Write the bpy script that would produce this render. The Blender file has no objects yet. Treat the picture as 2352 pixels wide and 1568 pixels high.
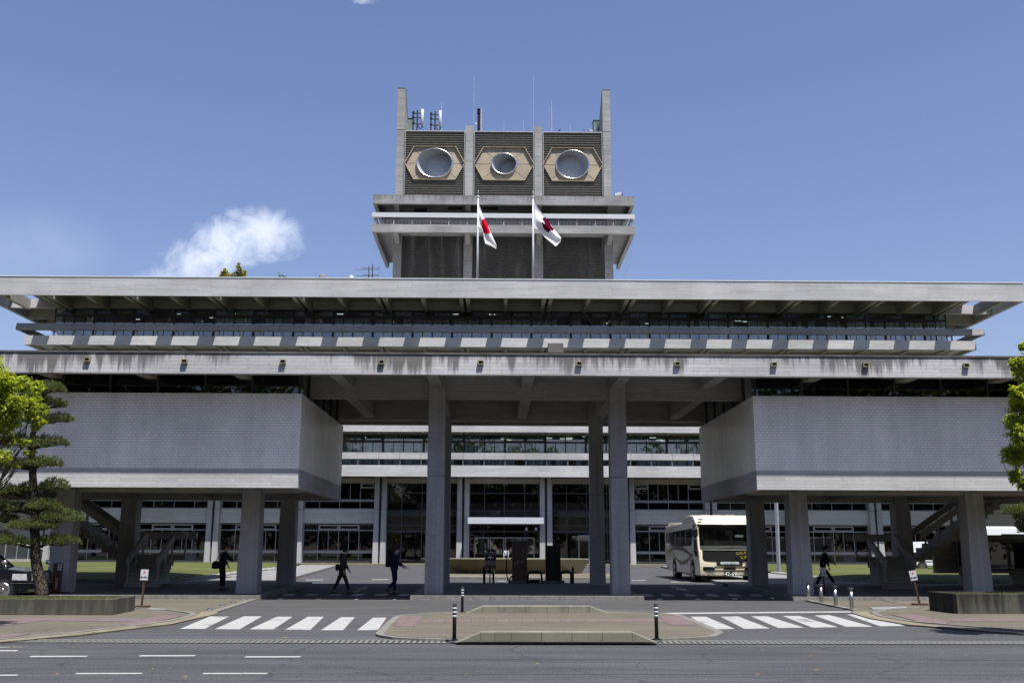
import bpy, bmesh, math, random
from mathutils import Vector, Matrix
from mathutils.geometry import tessellate_polygon
R = math.radians
rnd = random.Random(7)
SC = bpy.context.scene
COL = SC.collection

# ------------------------------------------------------------------ camera
CAM_H, PITCH, YAW, ROLL, LENS = 1.7, R(11.76), R(0.8), R(0.18), 35.0
fwd = Vector((math.sin(YAW)*math.cos(PITCH), math.cos(YAW)*math.cos(PITCH), math.sin(PITCH)))
r0 = Vector((math.cos(YAW), -math.sin(YAW), 0)); u0 = r0.cross(fwd)
right = r0*math.cos(ROLL) + u0*math.sin(ROLL); up = right.cross(fwd)
cam = bpy.data.objects.new('camera', bpy.data.cameras.new('camera'))
COL.objects.link(cam)
cam.data.lens = LENS; cam.data.sensor_width = 36; cam.data.clip_start = 0.2; cam.data.clip_end = 4000
CP = Vector((0, 0, CAM_H))
cam.matrix_world = Matrix(((right.x, up.x, -fwd.x, 0), (right.y, up.y, -fwd.y, 0), (right.z, up.z, -fwd.z, CAM_H), (0, 0, 0, 1)))
SC.camera = cam
FPX = LENS/36*2352
def ray(px, py): return fwd + right*((px-1176)/FPX) - up*((py-784)/FPX)
def at(px, py, Y):
    r = ray(px, py); return CP + r*(Y/r.y)
def gz(Y):   # the forecourt rises gently towards the rear building
    if Y < 35: return 0.0
    if Y < 42: return .018*(Y-35)
    return .126 + .0025*(min(Y, 140)-42)
def gr(px, py, add=0.0):
    z = add
    for _ in range(25):
        r = ray(px, py); p = CP + r*((z-CAM_H)/r.z); z = gz(p.y)+add
    return p

# ------------------------------------------------------------------ light
SUN_V = Vector((0.22, -0.375, 1.0)).normalized()
world = bpy.data.worlds.new("World"); SC.world = world; world.use_nodes = True
wt = world.node_tree; wt.nodes.clear()
def wn(t, **k):
    n = wt.nodes.new(t)
    for a, b in k.items(): setattr(n, a, b)
    return n
sky = wn('ShaderNodeTexSky', sky_type='NISHITA', sun_disc=False)
sky.sun_elevation = math.asin(SUN_V.z); sky.sun_rotation = math.atan2(SUN_V.x, SUN_V.y)
sky.altitude = 100; sky.air_density = 1.25; sky.dust_density = 1.1; sky.ozone_density = 2.0
bg = wn('ShaderNodeBackground'); bg.inputs[1].default_value = 0.068
wout = wn('ShaderNodeOutputWorld')
hs = wn('ShaderNodeHueSaturation'); hs.inputs['Saturation'].default_value = 0.98
wt.links.new(sky.outputs[0], hs.inputs['Color'])
# clouds: laid out by sky direction (x/y, z/y)
tc = wn('ShaderNodeTexCoord'); sp = wn('ShaderNodeSeparateXYZ'); wt.links.new(tc.outputs['Generated'], sp.inputs[0])
def wm(op, a, b=None, c=None, clamp=False):
    n = wn('ShaderNodeMath', operation=op); n.use_clamp = clamp
    for i, v in enumerate((a, b, c)):
        if v is None: continue
        if isinstance(v, (int, float)): n.inputs[i].default_value = v
        else: wt.links.new(v, n.inputs[i])
    return n.outputs[0]
ypos = wm('MAXIMUM', sp.outputs[1], 0.05)
cu = wm('DIVIDE', sp.outputs[0], ypos); cv = wm('DIVIDE', sp.outputs[2], ypos)
cvec = wn('ShaderNodeCombineXYZ'); wt.links.new(cu, cvec.inputs[0]); wt.links.new(cv, cvec.inputs[1])
def wnoise(scale, det, rough=.55, dist=0.0):
    n = wn('ShaderNodeTexNoise'); n.inputs['Scale'].default_value = scale; n.inputs['Detail'].default_value = det
    n.inputs['Roughness'].default_value = rough; n.inputs['Distortion'].default_value = dist
    wt.links.new(cvec.outputs[0], n.inputs['Vector']); return n.outputs['Fac']
n1 = wnoise(30, 9, .62, .9); n2 = wnoise(11, 4, .5, .3)
def blob(px, py, rx, ry, amp):
    d = ray(px, py); u, v = d.x/d.y, d.z/d.y
    k = 1/FPX/1.04
    a = wm('DIVIDE', wm('SUBTRACT', cu, u), rx*k); b = wm('DIVIDE', wm('SUBTRACT', cv, v), ry*k)
    q = wm('ADD', wm('MULTIPLY', a, a), wm('MULTIPLY', b, b))
    return wm('MAXIMUM', wm('SUBTRACT', amp, q), -2.0)
bl = [blob(*q) for q in ((600, 540, 118, 84, 1.0), (525, 560, 120, 84, 1.0), (460, 605, 120, 78, .9), (400, 655, 120, 80, .75), (540, 500, 50, 40, .55), (640, 530, 60, 60, .7), (660, 580, 70, 45, .3), (840, 3, 60, 18, .3), (318, 396, 30, 14, .05), (560, 318, 30, 16, .0))]
m = bl[0]
for b in bl[1:]: m = wm('MAXIMUM', m, b)
dens = wm('ADD', m, wm('ADD', wm('MULTIPLY', wm('SUBTRACT', n1, .5), 1.7), wm('MULTIPLY', wm('SUBTRACT', n2, .5), .8)))
mask = wn('ShaderNodeMapRange'); mask.interpolation_type = 'SMOOTHSTEP'
mask.inputs['From Min'].default_value = 0.0; mask.inputs['From Max'].default_value = 1.15; mask.inputs['To Max'].default_value = .72
wt.links.new(dens, mask.inputs['Value'])
veil = blob(60, 575, 400, 230, .40)
veilm = wm('MULTIPLY', wm('MULTIPLY', wm('MAXIMUM', veil, 0.0), wm('MAXIMUM', veil, 0.0)), wm('ADD', -.1, wm('MULTIPLY', n2, 1.6)), clamp=True)
mk = wm('MAXIMUM', mask.outputs[0], veilm)
mixc = wn('ShaderNodeMix', data_type='RGBA')
wt.links.new(mk, mixc.inputs['Factor']); tint = wn('ShaderNodeMix', data_type='RGBA', blend_type='MULTIPLY'); tint.inputs['Factor'].default_value = 1; tint.inputs['B'].default_value = (.95, .905, 1.10, 1)
wt.links.new(hs.outputs[0], tint.inputs['A']); wt.links.new(tint.outputs['Result'], mixc.inputs['A'])
mixc.inputs['B'].default_value = (8.6, 9.2, 10.4, 1)
wt.links.new(mixc.outputs['Result'], bg.inputs[0]); wt.links.new(bg.outputs[0], wout.inputs[0])

sun = bpy.data.objects.new('sun', bpy.data.lights.new('sun', 'SUN')); COL.objects.link(sun)
sun.data.energy = 4.6; sun.data.angle = R(0.53); sun.data.color = (1.0, 0.975, 0.94)
sun.rotation_euler = (-SUN_V).to_track_quat('-Z', 'Y').to_euler()
SC.view_settings.view_transform = 'Standard'; SC.view_settings.look = 'None'
SC.view_settings.exposure = 0.88; SC.view_settings.gamma = 1.0
try:
    SC.cycles.max_bounces = 8; SC.cycles.diffuse_bounces = 5; SC.cycles.glossy_bounces = 3
    SC.cycles.transparent_max_bounces = 12; SC.cycles.caustics_reflective = False; SC.cycles.caustics_refractive = False
    SC.cycles.use_denoising = True
except Exception: pass

# ------------------------------------------------------------------ mesh helpers
class MB:
    def __init__(s): s.v = []; s.f = []; s.mi = []; s.m = 0; s.xf = None; s.smooth = []; s.sm = False
    def add(s, vs, fs):
        o = len(s.v)
        for p in vs:
            p = Vector(p); s.v.append(tuple(s.xf @ p) if s.xf else tuple(p))
        for f in fs:
            s.f.append(tuple(i+o for i in f)); s.mi.append(s.m); s.smooth.append(s.sm)
        return s
    def box(s, x0, x1, y0, y1, z0, z1):
        return s.add([(x0,y0,z0),(x1,y0,z0),(x1,y1,z0),(x0,y1,z0),(x0,y0,z1),(x1,y0,z1),(x1,y1,z1),(x0,y1,z1)],
                     [(0,3,2,1),(4,5,6,7),(0,1,5,4),(1,2,6,5),(2,3,7,6),(3,0,4,7)])
    def taper(s, cx, cy, z0, z1, wx0, wy0, wx1, wy1):
        return s.add([(cx+a*wx0/2, cy+b*wy0/2, z0) for a, b in ((-1,-1),(1,-1),(1,1),(-1,1))] + [(cx+a*wx1/2, cy+b*wy1/2, z1) for a, b in ((-1,-1),(1,-1),(1,1),(-1,1))],
                     [(0,3,2,1),(4,5,6,7),(0,1,5,4),(1,2,6,5),(2,3,7,6),(3,0,4,7)])
    def loft(s, rings, cap=True, close=True):
        n = len(rings[0]); vs = [p for r in rings for p in r]; fs = []
        for k in range(len(rings)-1):
            for i in range(n if close else n-1):
                j = (i+1) % n; fs.append((k*n+i, k*n+j, (k+1)*n+j, (k+1)*n+i))
        if cap: fs.append(tuple(reversed(range(n)))); fs.append(tuple(range((len(rings)-1)*n, len(rings)*n)))
        return s.add(vs, fs)
    def poly(s, pts):       # flat or uneven polygon, any outline
        tris = tessellate_polygon([[Vector((p[0], p[1], 0)) for p in pts]])
        fs = []
        for t in tris:
            a, b, c = (Vector(pts[i]) for i in t)
            fs.append(t if (b-a).cross(c-a).z > 0 else t[::-1])
        return s.add(pts, fs)
    def slab(s, pts, th):   # polygon (x,y,z) with thickness downwards
        s.poly(pts); n = len(pts)
        lo = [(p[0], p[1], p[2]-th) for p in pts]
        area = sum(pts[i][0]*pts[(i+1)%n][1]-pts[(i+1)%n][0]*pts[i][1] for i in range(n))
        fs = []
        for i in range(n):
            j = (i+1) % n; q = (i, n+i, n+j, j)
            fs.append(q if area > 0 else q[::-1])
        return s.add(list(pts)+lo, fs)
    def prism(s, pts, a, b, axis='y'):   # outline in the other two axes, extruded along axis
        n = len(pts)
        def P(p, t): return {'y': (p[0], t, p[1]), 'x': (t, p[0], p[1]), 'z': (p[0], p[1], t)}[axis]
        tris = tessellate_polygon([[Vector((p[0], p[1], 0)) for p in pts]])
        vs = [P(p, a) for p in pts] + [P(p, b) for p in pts]
        fs = [tuple(t) for t in tris] + [tuple(i+n for i in reversed(t)) for t in tris]
        fs += [(i, (i+1) % n, n+(i+1) % n, n+i) for i in range(n)]
        return s.add(vs, fs)
    def tube(s, path, r, n=8, cap=True):
        path = [Vector(p) for p in path]; rs = r if isinstance(r, (list, tuple)) else [r]*len(path)
        rings = []; ref = None
        for i, p in enumerate(path):
            d = (path[min(i+1, len(path)-1)] - path[max(i-1, 0)]).normalized()
            if ref is None: ref = Vector((0, 0, 1)) if abs(d.z) < .9 else Vector((1, 0, 0))
            a = d.cross(ref).normalized(); b = d.cross(a); ref = a.cross(d)
            rings.append([p + (a*math.cos(2*math.pi*k/n) + b*math.sin(2*math.pi*k/n))*rs[i] for k in range(n)])
        return s.loft(rings, cap)
    def lathe(s, prof, c, n=16, sx=1, sy=1):
        return s.loft([[(c[0]+r*math.cos(2*math.pi*k/n)*sx, c[1]+r*math.sin(2*math.pi*k/n)*sy, c[2]+z) for k in range(n)] for r, z in prof])
    def ell(s, c, rx, ry, rz, n=12, m=8):
        return s.loft([[(c[0]+rx*math.sin(math.pi*j/m+1e-3)*math.cos(2*math.pi*k/n), c[1]+ry*math.sin(math.pi*j/m+1e-3)*math.sin(2*math.pi*k/n), c[2]-rz*math.cos(math.pi*j/m)) for k in range(n)] for j in range(m+1)])
    def mesh(s, name, mats):
        me = bpy.data.meshes.new(name); me.from_pydata(s.v, [], s.f)
        for m in (mats if isinstance(mats, (list, tuple)) else [mats]): me.materials.append(m)
        me.polygons.foreach_set('material_index', s.mi); me.polygons.foreach_set('use_smooth', s.smooth)
        bm = bmesh.new(); bm.from_mesh(me); bmesh.ops.recalc_face_normals(bm, faces=bm.faces) if len(s.f) < 6000 and getattr(s, 'fix', True) else None
        bm.to_mesh(me); bm.free(); me.update(); return me
def link(name, me, parent=None, off=True):
    o = bpy.data.objects.new(name, me); COL.objects.link(o)
    if parent is not None:
        o.parent = parent
        if off:   # mesh written in world metres: cancel the parents' place
            p, q = Vector((0, 0, 0)), parent
            while q is not None: p += q.location; q = q.parent
            o.location = -p
    return o
def part(name, mb, mat, parent, off=False, bev=0):
    o = link(name, mb.mesh(name, mat), parent, off)
    if bev: bevel(o, bev)
    return o
def wpart(name, mb, mat, parent, bev=0): return part(name, mb, mat, parent, True, bev)
def bevel(o, w, seg=2):
    m = o.modifiers.new('bevel', 'BEVEL'); m.width = w; m.segments = seg; m.limit_method = 'ANGLE'; m.angle_limit = R(40)
def tag(o, label, cat, group=None):
    o['label'] = label; o['category'] = cat
    if group: o['group'] = group
    return o
def thing(name, label, cat, loc=(0, 0, 0), rz=0, group=None):
    o = bpy.data.objects.new(name, None); COL.objects.link(o); o.location = loc; o.rotation_euler = (0, 0, rz); o.empty_display_size = .3
    return tag(o, label, cat, group)
def struct(name, mb, mat, kind='structure'):
    o = link(name, mb.mesh(name, mat)); o['kind'] = kind; return o
def dup(root, loc, rz=None, label=None, scale=None):
    r = root.copy(); COL.objects.link(r); r.location = loc
    if rz is not None: r.rotation_euler = (0, 0, rz)
    if scale: r.scale = scale
    if label: r['label'] = label
    for ch in list(root.children):
        c = ch.copy(); COL.objects.link(c); c.parent = r
        for g in list(ch.children):
            d = g.copy(); COL.objects.link(d); d.parent = c
    return r
def text_mesh(s, size, align='CENTER', ext=.003, vertical=False):
    cu_ = bpy.data.curves.new('t', 'FONT'); cu_.body = s; cu_.size = size; cu_.align_x = align; cu_.align_y = 'CENTER'; cu_.extrude = ext; cu_.resolution_u = 2
    if vertical: cu_.space_line = .82
    o = bpy.data.objects.new('t', cu_); COL.objects.link(o); dg = bpy.context.evaluated_depsgraph_get()
    me = bpy.data.meshes.new_from_object(o.evaluated_get(dg)); bpy.data.objects.remove(o); return me
def text(name, s, size, mat, parent, loc, rot=(R(90), 0, 0), **k):
    me = text_mesh(s, size, **k); me.materials.clear(); me.materials.append(mat)
    o = link(name, me, parent, False); o.location = loc; o.rotation_euler = rot; return o

# ------------------------------------------------------------------ materials
class NT:
    def __init__(s, name):
        s.m = bpy.data.materials.new(name); s.m.use_nodes = True; s.t = s.m.node_tree; s.t.nodes.clear()
        s.out = s.t.nodes.new('ShaderNodeOutputMaterial')
    def n(s, t, ins=None, **k):
        q = s.t.nodes.new(t)
        for a, b in k.items(): setattr(q, a, b)
        for a, b in (ins or {}).items(): s.set(q.inputs[a], b)
        return q
    def set(s, i, v):
        if isinstance(v, bpy.types.NodeSocket): s.t.links.new(v, i)
        elif isinstance(v, (tuple, list)) and len(v) == 3 and i.type == 'RGBA': i.default_value = (*v, 1)
        else: i.default_value = v
    def math(s, op, a, b=0.0, clamp=False):
        q = s.n('ShaderNodeMath', {0: a, 1: b}, operation=op); q.use_clamp = clamp; return q.outputs[0]
    def mix(s, f, a, b, bt='MIX'):
        q = s.n('ShaderNodeMix', data_type='RGBA', blend_type=bt)
        s.set(q.inputs['Factor'], f); s.set(q.inputs['A'], a); s.set(q.inputs['B'], b); return q.outputs['Result']
    def noise(s, vec, scale, det=4, rough=.55, col=False):
        q = s.n('ShaderNodeTexNoise', {'Scale': scale, 'Detail': det, 'Roughness': rough}); s.set(q.inputs['Vector'], vec); return q.outputs['Color' if col else 'Fac']
    def rng(s, v, a, b, c=0.0, d=1.0, sm=True):
        q = s.n('ShaderNodeMapRange', {'Value': v, 'From Min': a, 'From Max': b, 'To Min': c, 'To Max': d})
        if sm: q.interpolation_type = 'SMOOTHSTEP'
        return q.outputs[0]
    def obj(s): return s.n('ShaderNodeTexCoord').outputs['Object']
    def sc(s, vec, x, y, z): return s.n('ShaderNodeVectorMath', {0: vec, 1: (x, y, z)}, operation='MULTIPLY').outputs[0]
    def bsdf(s, col, rough=.8, spec=.3, metal=0.0, bump=None, bs=.2, bd=.01, **k):
        b = s.n('ShaderNodeBsdfPrincipled'); s.set(b.inputs['Base Color'], col); s.set(b.inputs['Roughness'], rough)
        b.inputs['Specular IOR Level'].default_value = spec; b.inputs['Metallic'].default_value = metal
        for a, v in k.items(): s.set(b.inputs[a.replace('_', ' ')], v)
        if bump is not None:
            q = s.n('ShaderNodeBump', {'Strength': bs, 'Distance': bd, 'Height': bump}); s.set(b.inputs['Normal'], q.outputs[0])
        s.t.links.new(b.outputs[0], s.out.inputs[0]); return s.m
def wallvec(t, o, vertical=False):
    sp_ = t.n('ShaderNodeSeparateXYZ', {0: o}); nn = t.n('ShaderNodeSeparateXYZ', {0: t.n('ShaderNodeNewGeometry').outputs['True Normal']})
    hz = t.math('GREATER_THAN', t.math('ABSOLUTE', nn.outputs[2]), .6)
    u = t.math('ADD', sp_.outputs[0], t.math('MULTIPLY', sp_.outputs[1], t.math('SUBTRACT', 1.0, hz)))
    v = t.math('ADD', t.math('MULTIPLY', sp_.outputs[2], t.math('SUBTRACT', 1.0, hz)), t.math('MULTIPLY', sp_.outputs[1], hz))
    return t.n('ShaderNodeCombineXYZ', {0: v if vertical else u, 1: u if vertical else v}).outputs[0]
def concrete(name, col=(.40, .40, .41), vertical=False, board=.12, length=1.9, line=.6, stain=None, streak=.0, scale=1.0, dirt=.35, grid=0.0):
    t = NT(name); o = t.obj(); w = wallvec(t, o, vertical)
    br = t.n('ShaderNodeTexBrick', {'Vector': w, 'Color1': (.80, .80, .80), 'Color2': (1, 1, 1), 'Mortar': (1-line, 1-line, 1-line), 'Scale': 1.0, 'Mortar Size': .006*scale, 'Mortar Smooth': .3, 'Bias': .25, 'Brick Width': length, 'Row Height': board})
    br.offset = .37; br.offset_frequency = 2; br.squash = 1
    big = t.rng(t.noise(o, .22, 5, .6), .3, .75, 1-dirt*.55, 1.06)
    fine = t.rng(t.noise(t.sc(o, 1, 1, 3), 5, 5, .65), .25, .8, .88, 1.07)
    c = t.mix(1.0, col, br.outputs['Color'], 'MULTIPLY')
    c = t.mix(1.0, c, t.n('ShaderNodeCombineColor', {0: big, 1: big, 2: big}).outputs[0], 'MULTIPLY')
    c = t.mix(1.0, c, t.n('ShaderNodeCombineColor', {0: fine, 1: fine, 2: fine}).outputs[0], 'MULTIPLY')
    if stain is not None:      # rain streaks running down from a ledge at height stain[0], length stain[1]
        z = t.n('ShaderNodeSeparateXYZ', {0: o}).outputs[2]
        s1 = t.noise(t.sc(o, 3.2, 3.2, .22), 1.0, 4, .7); s2 = t.noise(t.sc(o, .22, .22, .01), 1.0, 3, .5)
        h = t.rng(z, stain[0]-stain[1], stain[0], .0, .30, False)
        k = t.rng(t.math('ADD', s1, t.math('ADD', h, t.math('MULTIPLY', t.math('SUBTRACT', s2, .5), 1.2))), .62, .84, 0, streak)
        c = t.mix(k, c, stain[2] if len(stain) > 2 else (.085, .08, .08))
        if grid:
            b2 = t.n('ShaderNodeTexBrick', {'Vector': w, 'Color1': (0, 0, 0), 'Color2': (0, 0, 0), 'Mortar': (1, 1, 1), 'Scale': 1.0, 'Mortar Size': .012, 'Mortar Smooth': .6, 'Brick Width': .42, 'Row Height': .12}); b2.offset = 0
            f = t.math('MULTIPLY', b2.outputs['Color'], t.rng(t.noise(o, 1.1, 4, .7), .42, .7, 0, grid))
            c = t.mix(f, c, (.12, .115, .12))
    return t.bsdf(c, .88, .2, bump=t.math('ADD', br.outputs['Fac'], t.math('MULTIPLY', t.noise(o, 14, 4), -.6)), bs=.25, bd=-.012)
def plain(name, col, rough=.6, spec=.4, metal=0.0, var=.12, nscale=3.0, bump=0.0, **k):
    t = NT(name); o = t.obj(); f = t.rng(t.noise(o, nscale, 5, .6), .25, .75, 1-var, 1+var)
    c = t.mix(1.0, col, t.n('ShaderNodeCombineColor', {0: f, 1: f, 2: f}).outputs[0], 'MULTIPLY')
    return t.bsdf(c, rough, spec, metal, bump=t.noise(o, nscale*6, 3) if bump else None, bs=bump, **k)
def glass(name, tint=(.62, .68, .68), refl=.9):
    t = NT(name); fr = t.n('ShaderNodeFresnel', {'IOR': 1.55}).outputs[0]
    f = t.math('MULTIPLY', t.math('MULTIPLY', fr, 1.9), refl, True)
    tr = t.n('ShaderNodeBsdfTransparent', {'Color': (*tint, 1)}); gl = t.n('ShaderNodeBsdfGlossy', {'Color': (.95, .97, 1, 1), 'Roughness': .015})
    wob = t.n('ShaderNodeBump', {'Strength': .05, 'Distance': .02, 'Height': t.noise(t.obj(), .9, 2)}); t.set(gl.inputs['Normal'], wob.outputs[0])
    mx = t.n('ShaderNodeMixShader', {0: f, 1: tr.outputs[0], 2: gl.outputs[0]}); t.t.links.new(mx.outputs[0], t.out.inputs[0]); return t.m
def ground_mat(name, c1, c2, speck=.5, scale=90, rough=.92, patch=.25, crack=0.0, scuff=0.0):
    t = NT(name); o = t.obj(); a = t.rng(t.noise(o, scale, 3, .8), .5-.22, .5+.22)
    c = t.mix(a, tuple(x*(1-speck) for x in c1), tuple(x*(1+speck) for x in c1))
    c = t.mix(t.rng(t.noise(o, .35, 5, .6), .35, .7, 0, .8), c, t.mix(a, tuple(x*(1-speck) for x in c2), tuple(x*(1+speck) for x in c2)))
    f = t.rng(t.noise(t.sc(o, .12, 1.2, 1), 1.3, 5, .65), .35, .75, 1-patch, 1+patch*.5)
    c = t.mix(1.0, c, t.n('ShaderNodeCombineColor', {0: f, 1: f, 2: f}).outputs[0], 'MULTIPLY')
    if scuff:
        sv = t.noise(t.sc(o, .55, 2.6, 1), 1.0, 8, .75)
        c = t.mix(t.rng(sv, .61, .72, 0, scuff), c, (.16, .16, .16))
        c = t.mix(t.rng(t.noise(t.sc(o, .08, .9, 1), 1.0, 4, .6), .58, .68, 0, .35), c, (.032, .032, .034))
    if crack:
        v = t.n('ShaderNodeTexVoronoi', {'Scale': .33, 'Vector': t.n('ShaderNodeVectorMath', {0: o, 1: t.sc(t.noise(o, 1.5, 4, .6, True), .5, .5, .5)}, operation='ADD').outputs[0]}, feature='DISTANCE_TO_EDGE')
        c = t.mix(t.rng(v.outputs['Distance'], 0.0, .012, crack, 0.0), c, (.02, .02, .022))
    return t.bsdf(c, rough, .25, bump=t.noise(o, scale*.6, 3, .7), bs=.5, bd=.01)
def leaf_mat(name, cols, trans=.45, rough=.55):
    t = NT(name); g = t.n('ShaderNodeNewGeometry').outputs['Random Per Island']
    rp = t.n('ShaderNodeValToRGB', {0: g}); e = rp.color_ramp.elements
    e[0].color = (*cols[0], 1); e[1].color = (*cols[-1], 1)
    for i, c in enumerate(cols[1:-1]): q = e.new((i+1)/(len(cols)-1)); q.color = (*c, 1)
    b = t.n('ShaderNodeBsdfPrincipled', {'Base Color': rp.outputs[0], 'Roughness': rough}); b.inputs['Specular IOR Level'].default_value = .25
    tl = t.n('ShaderNodeBsdfTranslucent', {'Color': t.mix(1.0, rp.outputs[0], (1.1, 1.15, .5), 'MULTIPLY')})
    mx = t.n('ShaderNodeMixShader', {0: trans, 1: b.outputs[0], 2: tl.outputs[0]}); t.t.links.new(mx.outputs[0], t.out.inputs[0]); return t.m

M = {}
M['conc'] = concrete('board_concrete', (.50, .495, .485), line=.38, board=.11)
M['conc_roof'] = concrete('roof_concrete', (.46, .46, .455), line=.45, board=.16, length=3.6, dirt=.3, scale=1.6)
M['conc_band'] = concrete('stained_concrete', (.50, .495, .495), stain=(7.95, .75), streak=.85, line=.45, grid=.55)
M['conc_tower'] = concrete('tower_concrete', (.37, .37, .36), line=.45, board=.16, length=2.4, dirt=.6, scale=1.6)
M['conc_tslab'] = concrete('tower_slab_concrete', (.33, .33, .32), line=.5, board=.16, dirt=.6, stain=(36.5, 1.0), streak=.5, scale=1.6)
M['conc_col'] = concrete('column_concrete', (.38, .38, .38), True, board=.14, length=3.4, line=.22, dirt=.3)
M['conc_dark'] = concrete('beam_concrete', (.38, .365, .33), line=.42, board=.11, dirt=.3)
M['conc_rail'] = concrete('rail_concrete', (.30, .30, .30), line=.15, board=.9, length=5, dirt=.4)
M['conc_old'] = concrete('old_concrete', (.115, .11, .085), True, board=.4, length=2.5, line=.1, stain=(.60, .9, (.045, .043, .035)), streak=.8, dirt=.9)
M['conc_bar'] = concrete('barrier_concrete', (.25, .24, .185), True, board=.85, length=3, line=.3, stain=(.45, .5), streak=.5, dirt=.8)
M['bowl'] = concrete('bowl_concrete', (.20, .185, .125), True, board=1.2, length=3, line=.2, dirt=.7)
M['floor'] = ground_mat('platform_floor', (.11, .108, .105), (.09, .088, .086), .15, 60, .8, .15)
M['kerb'] = plain('granite_kerb', (.17, .165, .15), .85, .2, var=.3, nscale=9)
M['asphalt'] = ground_mat('road_asphalt', (.057, .059, .062), (.069, .070, .073), .6, 32, crack=.5, patch=.25, scuff=.45)
M['apron'] = ground_mat('apron_asphalt', (.062, .062, .066), (.075, .075, .078), .5, 40, patch=.25, crack=.3, scuff=.3)
M['agg'] = ground_mat('washed_aggregate', (.118, .104, .078), (.10, .09, .07), .65, 34, patch=.2)
M['soil'] = ground_mat('soil', (.13, .12, .09), (.10, .11, .07), .3, 12)
M['paint'] = None
t = NT('road_paint'); o = t.obj(); k = t.rng(t.noise(o, 7, 6, .75), .28, .46)
k2 = t.rng(t.noise(t.sc(o, 1, .6, 1), 1.1, 4, .6), .28, .42)
M['paint'] = t.bsdf(t.mix(t.math('MULTIPLY', k, t.math('ADD', .35, t.math('MULTIPLY', k2, .65))), (.075, .075, .075), (.31, .31, .30)), .7, .3)
M['gutter'] = plain('cream_gutter', (.17, .15, .105), .85, .2, var=.2, nscale=2)
M['kerbflush'] = plain('flush_kerb', (.15, .145, .13), .85, .2, var=.2, nscale=4)
t = NT('pink_paving'); o = t.obj()
br = t.n('ShaderNodeTexBrick', {'Vector': o, 'Color1': (.13, .092, .092), 'Color2': (.15, .108, .108), 'Mortar': (.09, .065, .065), 'Scale': 1.0, 'Mortar Size': .008, 'Brick Width': .3, 'Row Height': .3}); br.offset = 0
M['pink'] = t.bsdf(br.outputs['Color'], .85, .2, bump=t.math('SINE', t.math('MULTIPLY', t.n('ShaderNodeSeparateXYZ', {0: o}).outputs[0], 63)), bs=.25)
M['greypave'] = plain('grey_paving', (.11, .105, .105), .85, .2, var=.15, nscale=5)
t = NT('tile_wall'); o = t.obj(); w = wallvec(t, o)
br = t.n('ShaderNodeTexBrick', {'Vector': w, 'Color1': (.84, .81, .75), 'Color2': (.90, .87, .81), 'Mortar': (.56, .54, .50), 'Scale': 1.0, 'Mortar Size': .0085, 'Mortar Smooth': .1, 'Brick Width': .152, 'Row Height': .0937}); br.offset = .5
f = t.math('MULTIPLY', t.rng(t.noise(o, .45, 5, .6), .3, .7, .86, 1.05), t.rng(t.noise(t.sc(o, 1.6, 1.6, .10), 1.0, 5, .7), .35, .62, .90, 1.02))
M['tile'] = t.bsdf(t.mix(1.0, br.outputs['Color'], t.n('ShaderNodeCombineColor', {0: f, 1: f, 2: f}).outputs[0], 'MULTIPLY'), t.rng(br.outputs['Fac'], 0, 1, .35, .9), .4, bump=br.outputs['Fac'], bs=.5, bd=-.006)
M['cap'] = plain('metal_coping', (.50, .52, .53), .5, .5, var=.06)
M['capdark'] = plain('dark_coping', (.09, .085, .08), .8, .2, var=.4, nscale=2)
M['white'] = plain('white_panel', (.45, .46, .48), .5, .4, var=.04)
M['alu'] = plain('aluminium_frame', (.22, .23, .25), .45, .5, .0, var=.08)
M['frame'] = plain('dark_frame', (.035, .037, .04), .5, .4)
M['nosing'] = plain('louvre_edge_highlight', (.19, .185, .165), .45, .5, var=.1)  # lighter than the slats: bright reflection on their edges put into the colour
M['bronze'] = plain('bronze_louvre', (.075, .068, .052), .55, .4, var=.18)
M['beige'] = plain('beige_panel', (.33, .28, .205), .75, .3, var=.16, nscale=.8)
M['horn'] = plain('grey_shroud', (.36, .38, .42), .35, .5, var=.06)
M['chrome'] = plain('bright_steel', (.55, .55, .57), .28, .5, 1.0, var=.05)
M['steel'] = plain('brushed_steel', (.42, .41, .39), .3, .5, 1.0, var=.12, nscale=8)
M['galv'] = plain('galvanised_steel', (.30, .31, .33), .5, .5, .3, var=.1)
M['black'] = plain('black_metal', (.009, .009, .010), .4, .25)
M['rubber'] = plain('rubber', (.02, .02, .02), .85, .2)
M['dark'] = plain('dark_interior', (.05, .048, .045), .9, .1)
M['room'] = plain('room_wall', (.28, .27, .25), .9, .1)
M['glass'] = glass('window_glass'); M['doorglass'] = glass('door_glass', (.35, .38, .36), 3.0); M['glassd'] = glass('dark_glass', (.30, .33, .35), .8); M['glass3'] = glass('office_glass', (.72, .82, .82), 1.9)
t = NT('blind_fabric'); o = t.obj(); x = t.n('ShaderNodeSeparateXYZ', {0: o}).outputs[0]
st = t.noise(t.n('ShaderNodeCombineXYZ', {0: t.math('MULTIPLY', x, 5.5)}).outputs[0], 1.0, 3, .8)
M['blind'] = t.bsdf(t.mix(t.rng(st, .38, .62), (.22, .28, .28), (.66, .72, .68)), .9, .1)
t = NT('curtain_fabric'); o = t.obj(); x = t.n('ShaderNodeSeparateXYZ', {0: o}).outputs[0]
st = t.noise(t.n('ShaderNodeCombineXYZ', {0: t.math('MULTIPLY', x, 6.0)}).outputs[0], 1.0, 3, .8)
M['curtain'] = t.bsdf(t.mix(t.rng(st, .35, .65), (.012, .018, .045), (.04, .055, .10)), .9, .1)
M['lamp'] = None
t = NT('tube_lamp'); e = t.n('ShaderNodeEmission', {'Color': (.9, 1, .85, 1), 'Strength': .7}); t.t.links.new(e.outputs[0], t.out.inputs[0]); M['lamp'] = t.m
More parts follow.
